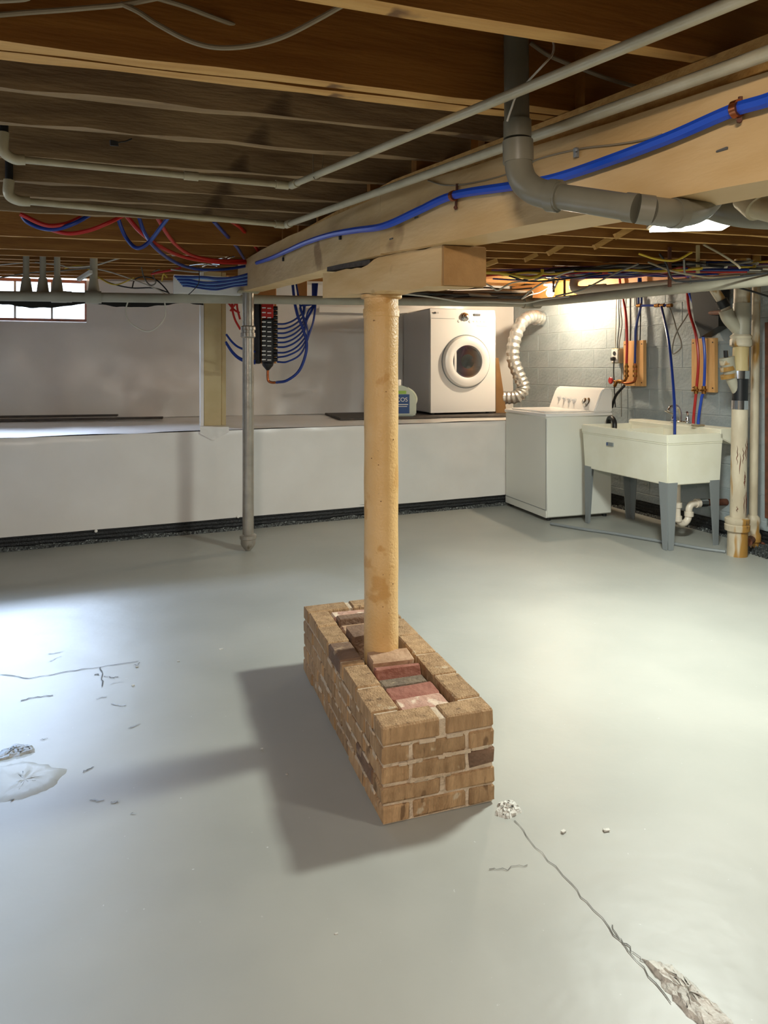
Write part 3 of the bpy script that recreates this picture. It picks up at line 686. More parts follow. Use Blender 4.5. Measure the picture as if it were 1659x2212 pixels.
# ================================================================ LAUNDRY SINK
sn = V((2.178, 5.33, 0)); sa = math.radians(19.6); SV, SU, SZ0, SZ1 = 1.025, .487, .497, .888
sink = thing('laundry_sink', 'large white plastic laundry sink on four grey legs beside the washing machine', 'sink', sn, sa)
o_ = .03
def tubmesh():
    b = MB(); bm = b.bm
    def loop(x0, x1, y0, y1, z): return [bm.verts.new(c) for c in ((x0, y0, z), (x1, y0, z), (x1, y1, z), (x0, y1, z))]
    x0, x1, y0, y1 = -o_, SU+o_, -o_, SV+o_
    rim = .028
    A = loop(x0+.02, x1-.01, y0+.02, y1-.02, SZ0); B = loop(x0+.006, x1, y0+.006, y1-.006, SZ1-.075); B2 = loop(x0, x1, y0, y1, SZ1-.07); C = loop(x0, x1, y0, y1, SZ1)
    Dd = loop(x0+rim, x1-rim, y0+rim, y1-rim, SZ1); E = loop(x0+.08, x1-.08, y0+.09, y1-.09, SZ0+.06)
    loops = [A, B, B2, C, Dd, E]
    for p, q in zip(loops, loops[1:]):
        for i in range(4): bm.faces.new((p[i], p[(i+1) % 4], q[(i+1) % 4], q[i]))
    bm.faces.new(A[::-1]); bm.faces.new(E)
    bmesh.ops.bevel(bm, geom=list(bm.edges), offset=.006, segments=2, affect='EDGES')
    return b
part('basin', tubmesh(), 'tub', sink)
b = MB(); b.extr([(SU+o_-.03, SZ1-.04), (SU+o_-.03, SZ1+.028), (SU+o_-.018, SZ1+.036), (SU+o_+.13, SZ1+.036), (SU+o_+.13, SZ1-.075), (SU+o_+.11, SZ1-.10)], (0, -o_, 0), (1, 0, 0), (0, 0, 1), (0, SV+2*o_, 0))
bmesh.ops.bevel(b.bm, geom=list(b.bm.edges), offset=.006, segments=2, affect='EDGES'); deck = part('faucet_deck', b, 'tub', sink)
b = MB(); b.extr([(0, SZ1-.003), (0, SZ1-.2), (.0, SZ0+.06), (.02, SZ0+.06), (.02, SZ1-.003)], (.02, SV*.56, 0), (0, 1, 0), (0, 0, 1), (SU-.04, 0, 0)); part('divider', b, 'tub', sink)
b = MB(); b.bb((-o_-.002, SV*.60, SZ1-.155), (-o_+.01, SV*.68, SZ1-.125)); lb = part('name_plate', b, 'leg', sink)
b = MB(); b.bb((-o_-.003, SV*.665, SZ1-.152), (-o_, SV*.679, SZ1-.128)); part('plate_mark', b, 'label', lb)
for x, y in ((0, 0), (0, SV), (SU, 0), (SU, SV)):
    b = MB(); sx = 1 if x == 0 else -1; sy = 1 if y == 0 else -1; t_ = .075
    for q, (ax) in enumerate(('x', 'y')):
        if ax == 'x': pr = [(-.012*sx, SZ0+.02), (.085*sx, SZ0+.02), (.045*sx, 0), (-.0*sx, 0)]; b.extr(pr, (x, y-.012*sy, 0), (1, 0, 0), (0, 0, 1), (0, .010*sy, 0))
        else: pr = [(-.012*sy, SZ0+.02), (.085*sy, SZ0+.02), (.045*sy, 0), (-.0*sy, 0)]; b.extr(pr, (x-.012*sx, y, 0), (0, 1, 0), (0, 0, 1), (.010*sx, 0, 0))
    part('leg', b, 'leg', sink)
# P-trap below
b = MB(); tx, ty = SU*.60, .22
b.tube([(tx, ty, SZ0+.01), (tx, ty, .36), (tx, ty, .20), (tx+.02, ty, .155), (tx+.06, ty, .135), (tx+.10, ty, .155), (tx+.12, ty, .20), (tx+.12, ty, .25), (tx+.15, ty, .285), (tx+.22, ty, .29)], .027, 14)
trap = part('drain_trap', b, 'pvc', sink)
for c0, c1 in (((tx, ty, .27), (tx, ty, .31)), ((tx, ty, .16), (tx, ty, .20)), ((tx+.12, ty, .19), (tx+.12, ty, .225)), ((tx+.19, ty, .29), (tx+.225, ty, .29))):
    b = MB(); b.cyl(c0, c1, .037, 12); part('slip_nut', b, 'pvc', trap)
b = MB(); b.cyl((tx+.225, ty, .29), (tx+.30, ty, .29), .034, 18); part('clamp_coupling', b, 'chrome', trap)
b = MB(); b.cyl((tx+.30, ty, .29), (tx+.52, ty-.03, .285), .028, 14); part('waste_pipe', b, 'rust', trap)
# faucet
fx, fy, fz = SU+o_+.05, SV*.47, SZ1+.036
fau = thing('faucet', 'chrome two-handle faucet on the back deck of the laundry sink', 'faucet', frames[sink.name] @ V((fx, fy, fz)), sa)
b = MB(); b.box((0, 0, .012), (.05, .2, .024), bev=.008); part('base', b, 'chrome', fau)
b = MB(); b.tube([(0, 0, .02), (-.005, 0, .1), (-.04, 0, .15), (-.10, 0, .145), (-.13, 0, .11)], .013, 12); part('spout', b, 'chrome', fau)
for y in (-.08, .08):
    b = MB(); b.lathe([(.02, .02), (.022, .04), (.012, .055), (.014, .075)], (0, y, 0), seg=16); b.tube([(0, y, .072), (-.02, y+.02*(1 if y > 0 else -1), .085), (-.05, y+.05*(1 if y > 0 else -1), .105)], .009, 8); part('handle', b, 'chrome', fau)
# drain hose hook over the sink rim
lf = frames[sink.name]
b = MB(); b.tube([lf @ V(q) for q in ((SU*.7, SV+.09, .55), (SU*.62, SV+.075, .86), (SU*.58, SV+.045, .93), (SU*.55, SV-.02, .94), (SU*.52, SV-.07, .90), (SU*.5, SV-.08, .82))], .022, 12)
solo('drain_hose', b, 'black', 'black washer drain hose hooked over the left rim of the sink', 'hose')
b = MB(); c = lf @ V((SU+.0, .2, SZ1+.044)); b.box(c, (.04, .10, .014), sa+1.4, bev=.004)
solo('soap_bar', b, 'wire_o', 'small tan scrap lying on the back deck of the sink', 'scrap')
# grey painted pipe on the floor under the sink
b = MB(); b.tube([FL(1190, 1131, .012), FL(1260, 1143, .012), FL(1330, 1153, .012), FL(1430, 1170, .012), FL(1510, 1184, .012), FL(1568, 1192, .012)], .013, 10)
solo('floor_conduit', b, 'leg', 'thin grey painted pipe lying on the floor in front of the sink legs', 'pipe')

# ================================================================ SOIL STACK (right)
def stackpt(z): return V((0, 0, z))
sp = FL(1593, 1200); zz = lambda y: EYE+(HY-y)/F0*sp.y
stk = thing('soil_stack', 'thick peeling cream vertical drain stack with couplings right of the sink', 'drain pipe', (sp.x, sp.y, 0))
lean = lambda z: V((.018*z, 0, z))
def sc(y0, y1, r, name, m, seg=26, label=None, parent=None):
    b = MB(); b.tube([lean(zz(y0)), lean(zz(y1))], r, seg, False); return part(name, b, m, parent or stk, label=label)
sc(1202, 1145, .070, 'base_hub', 'stackpaint'); 
b = MB(); b.lathe([(.07, zz(1147)), (.086, zz(1145)), (.088, zz(1133)), (.080, zz(1131)), (.086, zz(1128)), (.086, zz(1120)), (.068, zz(1117))]); part('hub_collar', b, 'stackpaint', stk)
sc(1120, 880, .056, 'lower_pipe', 'stackpaint')
sc(884, 865, .060, 'hose_clamp', 'chrome', label='shiny steel band clamp'); sc(868, 816, .054, 'rubber_coupling', 'black', label='black rubber coupling')
sc(818, 801, .064, 'hose_clamp', 'chrome', label='shiny steel band clamp'); sc(803, 744, .056, 'stained_pipe', 'stain', label='pipe with brown rust stains')
b = MB(); b.tube([lean(zz(y)) for y in (749, 746, 735, 732, 727, 723)], .07, 28, False, rf=lambda i, n: (.068, .078, .078, .072, .078, .066)[i]); part('hub_collar', b, 'stackpaint', stk)
sc(725, 655, .060, 'upper_pipe', 'drainpaint'); sc(658, 618, .056, 'upper_pipe', 'stackpaint'); sc(622, 560, .056, 'upper_pipe', 'stackpaint')
L_ = lambda x, y, dz=0: V((k_(x)*(sp.y+dz)-sp.x, dz, EYE+(HY-y)/F0*(sp.y+dz)))
b = MB(); b.tube([L_(1606, 722), L_(1590, 705), L_(1575, 688), L_(1568, 670)], .05, 16); part('wye_branch', b, 'drainpaint', stk)
b = MB(); b.tube([L_(1573, 680), L_(1562, 655), L_(1545, 628), L_(1535, 612)], .034, 14); br = part('branch_pipe', b, 'stackpaint', stk)
b = MB(); b.tube([L_(1566, 664), L_(1558, 648)], .044, 14, False); part('hub_collar', b, 'black', br)
b = MB(); b.tube([L_(1600, 862), L_(1590, 840), L_(1580, 815), L_(1574, 790), L_(1570, 772)], .05, 16, rf=lambda i, n: .03+.025*i/n); part('cleanout_branch', b, 'drainpaint', stk)
for i, (y, r) in enumerate(((812, .056), (796, .052), (782, .048))):
    b = MB(); b.tube([L_(1574+i*-2+1, y+5), L_(1573-i*2, y-4)], r, 18, False); part('cleanout_ring', b, 'stackpaint', stk)
b = MB(); b.tube([L_(1569, 772), L_(1568, 757)], .016, 6, False); part('cleanout_plug', b, 'black', stk)
b = MB()
for q in range(12):
    y = random.uniform(960, 1110); t = random.uniform(-2.3, -.8); h = random.uniform(.04, .22); P = []
    for i in range(7):
        tt = t+random.uniform(-.09, .09); P.append(lean(zz(y)+h*(i/6-.5))+V((math.cos(tt), math.sin(tt), 0))*.0555)
    b.tube(P, .002, 5, rf=lambda i, n: .0028*math.sin(math.pi*(i+.5)/n)+.0006)
part('peeled_paint', b, 'rust', stk, kind='stuff')
# slimmer vent pipe to the right
vp = FL(1627, 1188); vz = lambda y: EYE+(HY-y)/F0*vp.y
vent = thing('vent_pipe', 'slim vertical vent pipe just right of the thick drain stack', 'pipe', (vp.x, vp.y, 0))
b = MB(); b.tube([(0, 0, .05), (.03, 0, 2.35)], .030, 18, False); part('pipe', b, 'stackpaint', vent)
b = MB(); b.lathe([(.045, 0), (.045, .06), (.055, .07), (.055, .12), (.044, .14), (.046, .20), (.052, .22), (.05, .25), (.032, .27)]); part('hub', b, 'stackpaint', vent)
b = MB(); a = vp-V((sp.x, sp.y, 0)); 
b = MB(); b.cyl((-.1, -.12, .09), (-.01, -.01, .09), .03, 12); b.lathe([(.04, .0), (.04, .05), (.02, .06)], (.06, .02, 0)); part('rusty_elbow', b, 'rust', vent)
# perforated metal at the wall foot on the right
b = MB(); b.sheet(lambda s, t: FL(1617+70*s, 1166+22*s+28*t, .005+.05*(1-t)+.004*math.sin(s*60)), 60, 10)
solo('perforated_strip', b, 'grime', 'grey perforated metal strip at the wall foot right of the drain stack', 'metal strip')
# reddish board at the right edge
b = MB(); q = RW(1662, 1165, .08); b.box((q.x, q.y, 1.0), (.05, .04, 1.5), ang, bev=.004)
solo('wood_strip', b, 'rust', 'narrow reddish wooden strip at the far right edge of the block wall', 'board')

# ================================================================ RIGHT WALL: boards, tubes, outlet
def wallboard(x0, x1, y0, y1, off, label, group):
    a = RW(x0, (y0+y1)/2, off); c = RW(x1, (y0+y1)/2, off); m = (a+c)/2; w = (c-a).length
    z0 = RW((x0+x1)/2, y1, off).z; z1 = RW((x0+x1)/2, y0, off).z
    t = thing('backing_board', label, 'board', (m.x, m.y, z0), math.atan2((c-a).y, (c-a).x))
    h = z1-z0
    for i, (p, q, dy) in enumerate(((-.5, -.18, 0), (-.17, .2, .006), (.21, .5, 0))):
        b = MB(); b.bb((p*w, -.005-dy, 0), (q*w, .035, h), bev=.002); part('slat', b, 'ply', t)
    b = MB()
    for sx in (-.42, .42):
        for sz in (.08, .92): b.lathe([(.006, 0), (.006, .002)], (sx*w, -.005, sz*h), (0, -1, 0), 8)
    part('screw', b, 'ink', t)
    return t
wallboard(1348, 1391, 736, 834, .05, 'small pine board with brass valves on the block wall above the washing machine', None)
wallboard(1495, 1545, 731, 847, .05, 'larger pine board with brass fittings on the block wall above the sink', None)
def wl(pts, off): return [RW(x, y, off) for x, y in pts]
def hose(name, pts, r, m, label, cat, group=None, **k):
    b = MB(); b.tube(pts, r, 8, **k); return solo(name, b, m, label, cat, group)
hose('red_tube', wl([(1338, 596), (1341, 622), (1346, 645), (1353, 684), (1355, 741), (1354, 788)], .10), .013, 'red', 'red water tube running down the small pine board above the washing machine', 'tube')
hose('blue_tube', wl([(1384, 600), (1386, 640), (1385, 661), (1375, 705), (1373, 746), (1372, 788)], .10), .011, 'bluedark', 'blue water tube running down the small pine board above the washing machine', 'tube')
hose('blue_tube', wl([(1380, 600), (1380, 640), (1380, 661)], .11), .010, 'bluedark', 'short blue tube dropping from the ceiling to the tee above the small pine board', 'tube')
hose('blue_tube', wl([(1380, 660), (1412, 660), (1447, 659)], .115), .011, 'bluedark', 'horizontal blue tube with brass tee on the block wall between the two pine boards', 'tube', smooth=False)
p0 = RW(1430, 662, .13)
sinkin = lf @ V((SU*.25, .10, .80))
hose('blue_tube', [RW(1429, 662, .12), D(1442, 720, 5.95), D(1450, 780, 5.75), D(1457, 870, 5.55), D(1458, 938, 5.5), D(1458, 955, 5.5)], .012, 'bluedark', 'long blue tube hanging down into the laundry sink', 'tube')
for px in (1381, 1420, 1431, 1447):
    b = MB(); q = RW(px, 660, .115); b.tube([q-rd*.025, q+rd*.025], .017, 10, False); solo('brass_fitting', b, 'brass', 'small brass fitting on the horizontal blue tube between the pine boards', 'fitting', 'brass fittings on the horizontal blue tube')
hose('red_tube', wl([(1483, 596), (1485, 631), (1490, 674), (1504, 725), (1509, 780), (1505, 839), (1499, 899), (1498, 925)], .10), .012, 'red', 'red water tube running over the larger pine board down behind the sink', 'tube')
hose('blue_tube', wl([(1487, 596), (1489, 631), (1504, 669), (1517, 715), (1523, 767), (1521, 837), (1516, 860), (1510, 899), (1508, 925)], .10), .012, 'blue', 'blue water tube running over the larger pine board down behind the sink', 'tube')
for px, w_ in ((1504, 'red'), (1521, 'blue')):
    v = thing('shutoff_valve', 'brass valve on the %s tube at the foot of the larger pine board' % w_, 'valve', RW(px, 843, .10))
    b = MB(); b.cyl((0, 0, -.03), (0, 0, .035), .018, 12); b.cyl((0, 0, -.005), (0, 0, .012), .026, 6); part('body', b, 'brass', v)
    b = MB(); b.box((-.03, -.02, 0), (.04, .014, .012), .3); part('lever', b, 'brass', v)
# brass hose bibs at small board
v = thing('washer_valve', 'brass washing machine valves with a red handle on the small pine board', 'valve', RW(1362, 800, .09))
def wv(pts): return [RW(x, y, .11)-frames[v.name].translation for x, y in pts]
b = MB(); b.tube(wv([(1354, 785), (1354, 812), (1350, 822), (1338, 826)]), .013, 10); part('hot_pipe', b, 'brass', v)
b = MB(); b.tube(wv([(1372, 785), (1373, 812), (1370, 824), (1355, 828), (1345, 826)]), .013, 10); part('cold_pipe', b, 'copper', v)
for px in (1354, 1372):
    for y in (792, 802, 812):
        b = MB(); b.tube(wv([(px, y-2.5), (px, y+2.5)]), .021, 10, False); part('nut', b, 'brass', v)
b = MB(); b.tube(wv([(1345, 824), (1334, 824), (1328, 834)]), .017, 10); part('spigot', b, 'brass', v)
b = MB(); q = wv([(1321, 822)])[0]; b.lathe([(.034, 0), (.036, .01), (.03, .016)], q, (-1, -.3, 0), 10); part('red_handle', b, 'red', v, label='red round valve handle')
b = MB(); b.tube([q, wv([(1334, 824)])[0]], .007, 6, False); part('valve_stem', b, 'brass', v)
hose('hose', [RW(1350, 832, .14), RW(1340, 843, .16), RW(1330, 856, .14), RW(1322, 880, .1)], .014, 'black', 'short black hose dropping from the brass valves behind the washing machine', 'hose')
# outlet box with cords
ob = thing('outlet_box', 'small metal outlet box with black plug left of the small pine board', 'outlet', RW(1335, 785, .04), ang)
b = MB(); b.bb((-.055, -.03, 0), (.055, .035, .15), bev=.006); part('box', b, 'galv', ob)
b = MB(); b.bb((-.045, .035, .01), (.045, .042, .14), bev=.004); part('cover', b, 'foamstrip', ob)
b = MB(); b.cyl((0, .04, .10), (0, .046, .10), .02, 16); part('receptacle', b, 'ink', ob)
b = MB(); b.box((0, .06, .045), (.045, .04, .04), bev=.008); part('plug', b, 'black', ob)
for i, (dx) in enumerate((0, 5, 9)):
    hose('power_cord', wl([(1334+dx, 620), (1332+dx, 660), (1331+dx+(2*i), 700), (1330+dx, 735), (1331+dx*.7, 757)], .05+.01*i), .005, ('wire_w', 'wire_k', 'wire_g')[i], '%s cord running down to the outlet box' % ('white', 'black', 'grey')[i], 'cord')
hose('power_cord', wl([(1327, 776), (1326, 800), (1327, 822), (1328, 850), (1330, 880)], .10), .006, 'wire_k', 'black cord hanging from the outlet box plug down behind the washing machine', 'cord')
hose('power_cord', wl([(1361, 615), (1362, 689), (1362, 738)], .03), .006, 'wire_k', 'thin black line on the wall between red and blue tubes above the small pine board', 'cord')  # thin black tube laid close along the wall
hose('power_cord', wl([(1385, 645), (1384, 694), (1383, 738)], .03), .006, 'wire_k', 'thin black line on the wall right of the blue tube above the small pine board', 'cord')
hose('power_cord', wl([(1343, 785), (1343, 830), (1343, 900)], .03), .004, 'wire_g', 'thin grey cable running down the wall left of the brass valves', 'cord')
hose('wire_loop', wl([(1447, 663), (1456, 690), (1463, 715), (1471, 735), (1472, 750), (1463, 760), (1454, 764), (1453, 752), (1457, 731), (1465, 712), (1478, 692), (1491, 671)], .07), .006, 'wire_g', 'grey wire bent in a triangular loop on the block wall between the pine boards', 'wire')
# dark box on wall
b = MB(); a = RW(1489, 660, .0); 
b.extr([(0, 0), (.30, 0), (.30, -.36), (.12, -.44), (.05, -.30)], RW(1490, 618, .14), -rd, (0, 0, 1), RN*-.12)
solo('utility_box', b, 'darkbox', 'dark grey box on the block wall above the larger pine board', 'box')
b = MB(); b.tube([RW(1520, 676, .08), RW(1540, 676, .14), D(1566, 674, 5.2)], .018, 10, False)
solo('copper_pipe', b, 'rust', 'short brown pipe running from the dark box to the drain stack', 'pipe')

# ================================================================ LONG PIPES
lpz = []
hpa = D(-30, 639, 4.87); hpb = D(1152, 655, 6.38); hpc = D(1700, 600, 3.95)
gp = thing('drain_line', 'long horizontal grey drain pipe crossing the room below the joists', 'pipe', (hpa.x, hpa.y, hpa.z-.05))
b = MB(); b.tube([hpa-(hpb-hpa).normalized()*1.1, hpb], .036, 18, False); part('pipe_run', b, 'drainpaint', gp, True)
b = MB(); b.tube([hpb, hpc], .036, 18, False); part('pipe_run', b, 'drainpaint', gp, True)
dd = (hpb-hpa).normalized()
for px, r, L in ((128, .043, .05), (148, .041, .02), (200, .050, .045), (214, .046, .02), (1146, .05, .07), (1164, .05, .07)):
    t = [hpa.lerp(hpb, s/400) for s in range(401)]; c = min(t, key=lambda q: abs(q.x/q.y-k_(px)))
    b = MB(); b.tube([c-dd*L, c+dd*L], r, 18, False); part('fitting', b, 'drainpaint', gp, True)
b = MB()
for px, yt in ((57, 575), (93, 580), (124, 590), (203, 585)):
    c = D(px, 636, 5.0+.0009*px); t_ = D(px, yt, c.y); t_.z = zc(c.y)+.02; b = MB(); b.tube([c, c+V((0, 0, .12))], .036, 14, False, rf=lambda i, n: .045 if i == 0 else .028); b.tube([c, t_], .022 if px != 203 else .028, 10, False); part('riser', b, 'drainpaint', gp, True)
# white PVC pipe behind
wa0 = D(1243, 622, 6.05); wa1 = D(1700, 594, 4.6)
wpv = thing('white_pipe', 'white plastic pipe running along the block wall top behind the grey drain pipe', 'pipe', wa0)
b = MB(); b.tube([D(1258, 596, 6.25), D(1243, 604, 6.15), D(1240, 620, 6.1), D(1252, 627, 6.05), D(1290, 626, 5.9)], .038, 16); part('elbow', b, 'pvc', wpv, True)
b = MB(); b.tube([D(1285, 626, 5.92), wa1], .036, 16, False); part('pipe_run', b, 'pvc', wpv, True)
for px in (1282, 1300):
    c = D(px, 626 if px < 1290 else 625, 5.9-(px-1285)*.003); b = MB(); b.tube([c-V((.03, -.02, 0)), c+V((.03, -.02, 0))], .046, 16, False); part('coupling', b, 'pvc', wpv, True)
for px in (1141,): pass
# two gas pipes
def gaspipe(label, pts, r, el, joints):
    g = thing('gas_pipe', label, 'pipe', pts[0]); 
    for a, c in zip(pts, pts[1:]): b = MB(); b.tube([a, c], r, 14, False); part('pipe_run', b, 'galv', g, True)
    b = MB(); b.tube([el[0], el[1], pts[0], pts[0].lerp(pts[1], .035)], r*1.45, 12); part('elbow', b, 'galv', g, True)
    for c, d in joints: b = MB(); b.tube([c-d*.022, c+d*.022], r*1.35, 12, False); part('coupling', b, 'galv', g, True)
    return g
g0, g1, g2 = CE(30, 343, -.04), CE(628, 401, -.04), CE(1640, -18, -.04)
e0 = D(8, 325, g0.y-.02)
G = gaspipe('upper of the two slim grey pipes bending across the joists', [g0, g1, g2], .0105, [V((e0.x, e0.y, e0.z+.05)), e0], [(g1-(g1-g0).normalized()*.03, (g1-g0).normalized()), (g1+(g2-g1).normalized()*.03, (g2-g1).normalized()), (g0.lerp(g1, .6), (g1-g0).normalized())])
h0, h1, h2 = CE(40, 433, -.07), CE(618, 486, -.07), CE(1700, 100, -.07)
e1 = D(20, 420, h0.y-.02)
G2 = gaspipe('lower of the two slim grey pipes bending towards the main beam', [h0, h1, h2], .0125, [V((e1.x, e1.y, e1.z+.05)), e1], [(h1-(h1-h0).normalized()*.03, (h1-h0).normalized()), (h1+(h2-h1).normalized()*.03, (h2-h1).normalized())])
for px, y0, y1, Z in ((8, 270, 325, g0.y-.02), (20, 385, 422, h0.y-.02)):
    b = MB(); a = D(px, y1, Z); b.cyl(a, V((a.x, a.y, zc(a.y)+.2)), .013, 10); solo('pipe_riser', b, 'black', 'dark vertical riser above the left end of the %s grey pipe' % ('upper' if px == 8 else 'lower'), 'pipe')
# wire hanger on the upper pipe
q = D(683, 390, 2.18)
hose('wire_hanger', [D(677, 262, 2.28), D(677, 350, 2.19), D(677, 380, 2.17), D(684, 388, 2.15), D(693, 380, 2.17), D(699, 340, 2.22), D(703, 270, 2.3)], .0014, 'wire_o', 'thin wire hanger looped under the upper grey pipe', 'hanger')
# small dark clip on joist
b = MB(); c = D(246, 309, 1.93); b.box(c, (.02, .01, .012), .3, jit=.003); b.tube([c, D(270, 306, 1.95), D(285, 300, 1.97)], .002, 5, False); solo('cable_staple', b, 'wire_k', 'small dark metal bracket hanging at the joist left of centre', 'bracket')
# big grey drain elbow
dr = thing('drain_pipe', 'thick dark grey drain pipe dropping from the joists and elbowing right beneath the main beam', 'drain pipe', D(1117, 300, 1.53))
rr = .0275
b = MB(); b.tube([D(1115, 40, 1.56), D(1117, 275, 1.53)], rr, 24, False); part('vertical_pipe', b, 'drain', dr, True)
b = MB(); b.tube([D(1118, 262, 1.53), D(1118, 300, 1.53)], .0305, 24, False); b.tube([D(1119, 305, 1.53), D(1120, 352, 1.53)], .0335, 24, False); part('coupling', b, 'drain', dr, True)
b = MB(); b.tube([D(1120, 340, 1.53), D(1122, 365, 1.525), D(1132, 392, 1.515), D(1152, 410, 1.50), D(1180, 420, 1.485), D(1212, 424, 1.46)], .0300, 24, res=5); part('elbow', b, 'drain', dr, True)
b = MB(); b.tube([D(1188, 422, 1.482), D(1208, 424, 1.468)], .0345, 24, False); part('elbow_hub', b, 'drain', dr, True)
b = MB(); b.tube([D(1205, 424, 1.468), D(1360, 448, 1.365)], rr-.001, 24, False); part('horizontal_pipe', b, 'drain', dr, True)
b = MB(); b.tube([D(1352, 447, 1.368), D(1375, 450, 1.355)], .0288, 24, False); b.tube([D(1378, 451, 1.354), D(1410, 455, 1.350)], .0288, 24, False); b.tube([D(1452, 460, 1.365), D(1470, 461, 1.375)], .0300, 24, False); part('coupling', b, 'drain', dr, True)
b = MB(); b.tube([D(1405, 455, 1.350), D(1450, 460, 1.362), D(1490, 458, 1.40), D(1515, 448, 1.45), D(1528, 438, 1.55), D(1535, 434, 1.7)], rr, 24, res=5); part('offset_bend', b, 'drain', dr, True)
dr2 = thing('drain_pipe', 'lighter grey drain pipe angling down behind the main beam at the right edge', 'drain pipe', D(1620, 430, 2.1))
b = MB(); b.tube([D(1570, 385, 2.2), D(1600, 415, 2.15), D(1632, 445, 2.1)], .035, 20, False); part('pipe_run', b, 'galv', dr2, True)
b = MB(); b.tube([D(1612, 426, 2.13), D(1640, 450, 2.08)], .042, 20, False); b.tube([D(1636, 446, 2.09), D(1700, 462, 2.0)], .036, 20, False); part('elbow', b, 'galv', dr2, True)
b = MB(); b.tube([D(1530, 440, 2.4), D(1580, 455, 2.35), D(1640, 462, 2.3), D(1720, 462, 2.2)], .05, 20); solo('drain_pipe', b, 'drain', 'thick curved grey pipe behind the shop light beyond the main beam', 'drain pipe')

# ================================================================ BLUE TUBE ALONG BEAM, CLAMPS
pts = [(1720, 190), (1659, 216), (1580, 240), (1455, 294), (1330, 342), (1200, 385), (1105, 402), (980, 422), (905, 455), (830, 488), (770, 497), (714, 507), (661, 524), (623, 541), (584, 558), (555, 568)]
hose('blue_tube', [BF(x, y, .022) for x, y in pts], .0125, 'blue', 'long bright blue water tube clipped along the side of the main beam', 'tube')
for x, y in ((1592, 235), (980, 423)):
    cl = thing('pipe_clamp', 'rusty clamp holding the blue tube on the beam, %s' % ('near the right edge' if x > 1500 else 'above the bolster block'), 'clamp', BF(x, y, .02))
    b = MB(); c = BF(x, y, .024); d2 = BF(x+6, y-2, .024)-BF(x-6, y+2, .024); d2.normalize(); b.tube([c-d2*.006, c+d2*.006], .0155, 16, False); part('band', b, 'copper', cl, True)
    b = MB(); b.tube([BF(x+8, y-26, .006), BF(x+5, y+30, .006)], .004, 6, False); b.lathe([(.005, 0), (.005, .008)], BF(x+6, y+26, .012), (-.5, -.85, 0), 8); part('screw', b, 'rust', cl, True)
for i, (x, y, w_) in enumerate(((1245, 330, 'right of the grey drain pipe'), (735, 512, 'left of the bolster block'), (612, 560, 'at its far end'))):
    b = MB(); b.box(BF(x, y, .008), (.010, .01, .022), .5, bev=.001); b.cyl(BF(x, y-6, .0), BF(x, y-6, .02), .003, 6); solo('cable_clip', b, 'leg' if i == 0 else 'ink', 'small nailed clip on the beam side, %s' % w_, 'clip')
hose('beam_wire', [BF(x, y, .004) for x, y in ((1430, 290), (1390, 302), (1330, 312), (1250, 322), (1160, 345), (1090, 378), (1010, 397), (960, 400), (925, 390))], .0022, 'wire_o', 'thin brown wire stapled along the main beam above the blue tube', 'wire')
# shaded gap between bolster and beam: dark strip built with the bolster
# ================================================================ TUBES AT THE LEFT
ORD = ('topmost', 'second', 'third', 'fourth', 'fifth', 'sixth', 'seventh', 'eighth', 'lowest')
def D2(pts): return [D(*p) for p in pts]
TL = [
 ('bluedark', [(49, 468, 3.6), (60, 480, 3.6), (87, 492, 3.6), (121, 495, 3.6), (162, 482, 3.6), (198, 462, 3.65)], 'blue tube sagging below the joists at the far left'),
 ('red', [(44, 462, 3.5), (98, 486, 3.55), (140, 484, 3.6), (175, 470, 3.65)], 'short red tube sagging behind the blue tube at the far left'),
 ('red', [(90, 490, 3.65), (145, 504, 3.65), (191, 498, 3.65), (231, 483, 3.65), (266, 466, 3.7)], 'long red tube sagging lowest at the far left'),
 ('bluedark', [(254, 464, 3.7), (260, 485, 3.75), (272, 512, 3.8), (290, 533, 3.8), (307, 534, 3.8), (327, 518, 3.8), (347, 492, 3.75), (364, 470, 3.7)], 'blue tube hanging in a U-shaped loop below the joists'),
 ('red', [(272, 464, 3.8), (304, 501, 3.9), (347, 533, 4.2), (405, 557, 4.6), (480, 567, 4.95), (535, 568, 5.15), (570, 572, 5.2)], 'thick red tube sweeping right into the tube bundle'),
 ('bluedark', [(299, 464, 3.8), (312, 501, 3.9), (336, 535, 4.1), (376, 565, 4.5), (420, 580, 4.8), (480, 582, 5.1), (545, 573, 5.2)], 'dark blue tube sweeping right below the red tubes into the bundle'),
 ('red', [(338, 466, 3.7), (362, 506, 4.0), (385, 533, 4.3), (417, 552, 4.6), (470, 562, 4.9), (530, 563, 5.15)], 'upper red tube sweeping right into the tube bundle'),
 ('bluedark', [(462, 478, 3.9), (482, 500, 4.1), (510, 531, 4.6), (528, 558, 5.0)], 'blue tube dropping from the joists just left of the beam'),
 ('red', [(497, 476, 3.9), (520, 492, 4.2), (540, 515, 4.5), (560, 545, 4.9), (575, 572, 5.1), (578, 586, 5.15)], 'red tube dropping from the joists beside the far end of the beam')]
for m_, p_, l_ in TL: hose('red_tube' if m_ == 'red' else 'blue_tube', D2(p_), .0125 if 'thick' in l_ else .011, m_, l_, 'tube')
for i in range(7):
    y = 598+i*3.4; s = i*.004
    hose('blue_tube', D2([(378+3*i, y-1, 5.1), (410, y, 5.06), (440, y+5*(i > 1), 5.04), (470, y+3+i*.7, 5.05), (505, y+1-i*.2, 5.08), (540, y-8+i*.5, 5.1), (566-2*i, 578+i*3.2, 5.12)]), .0068, 'bluegrey' if i % 2 else 'bluedark', '%s glossy blue tube from the top of the bundle on the short cross beam' % ORD[i], 'tube', 'blue tubes in the bundle')
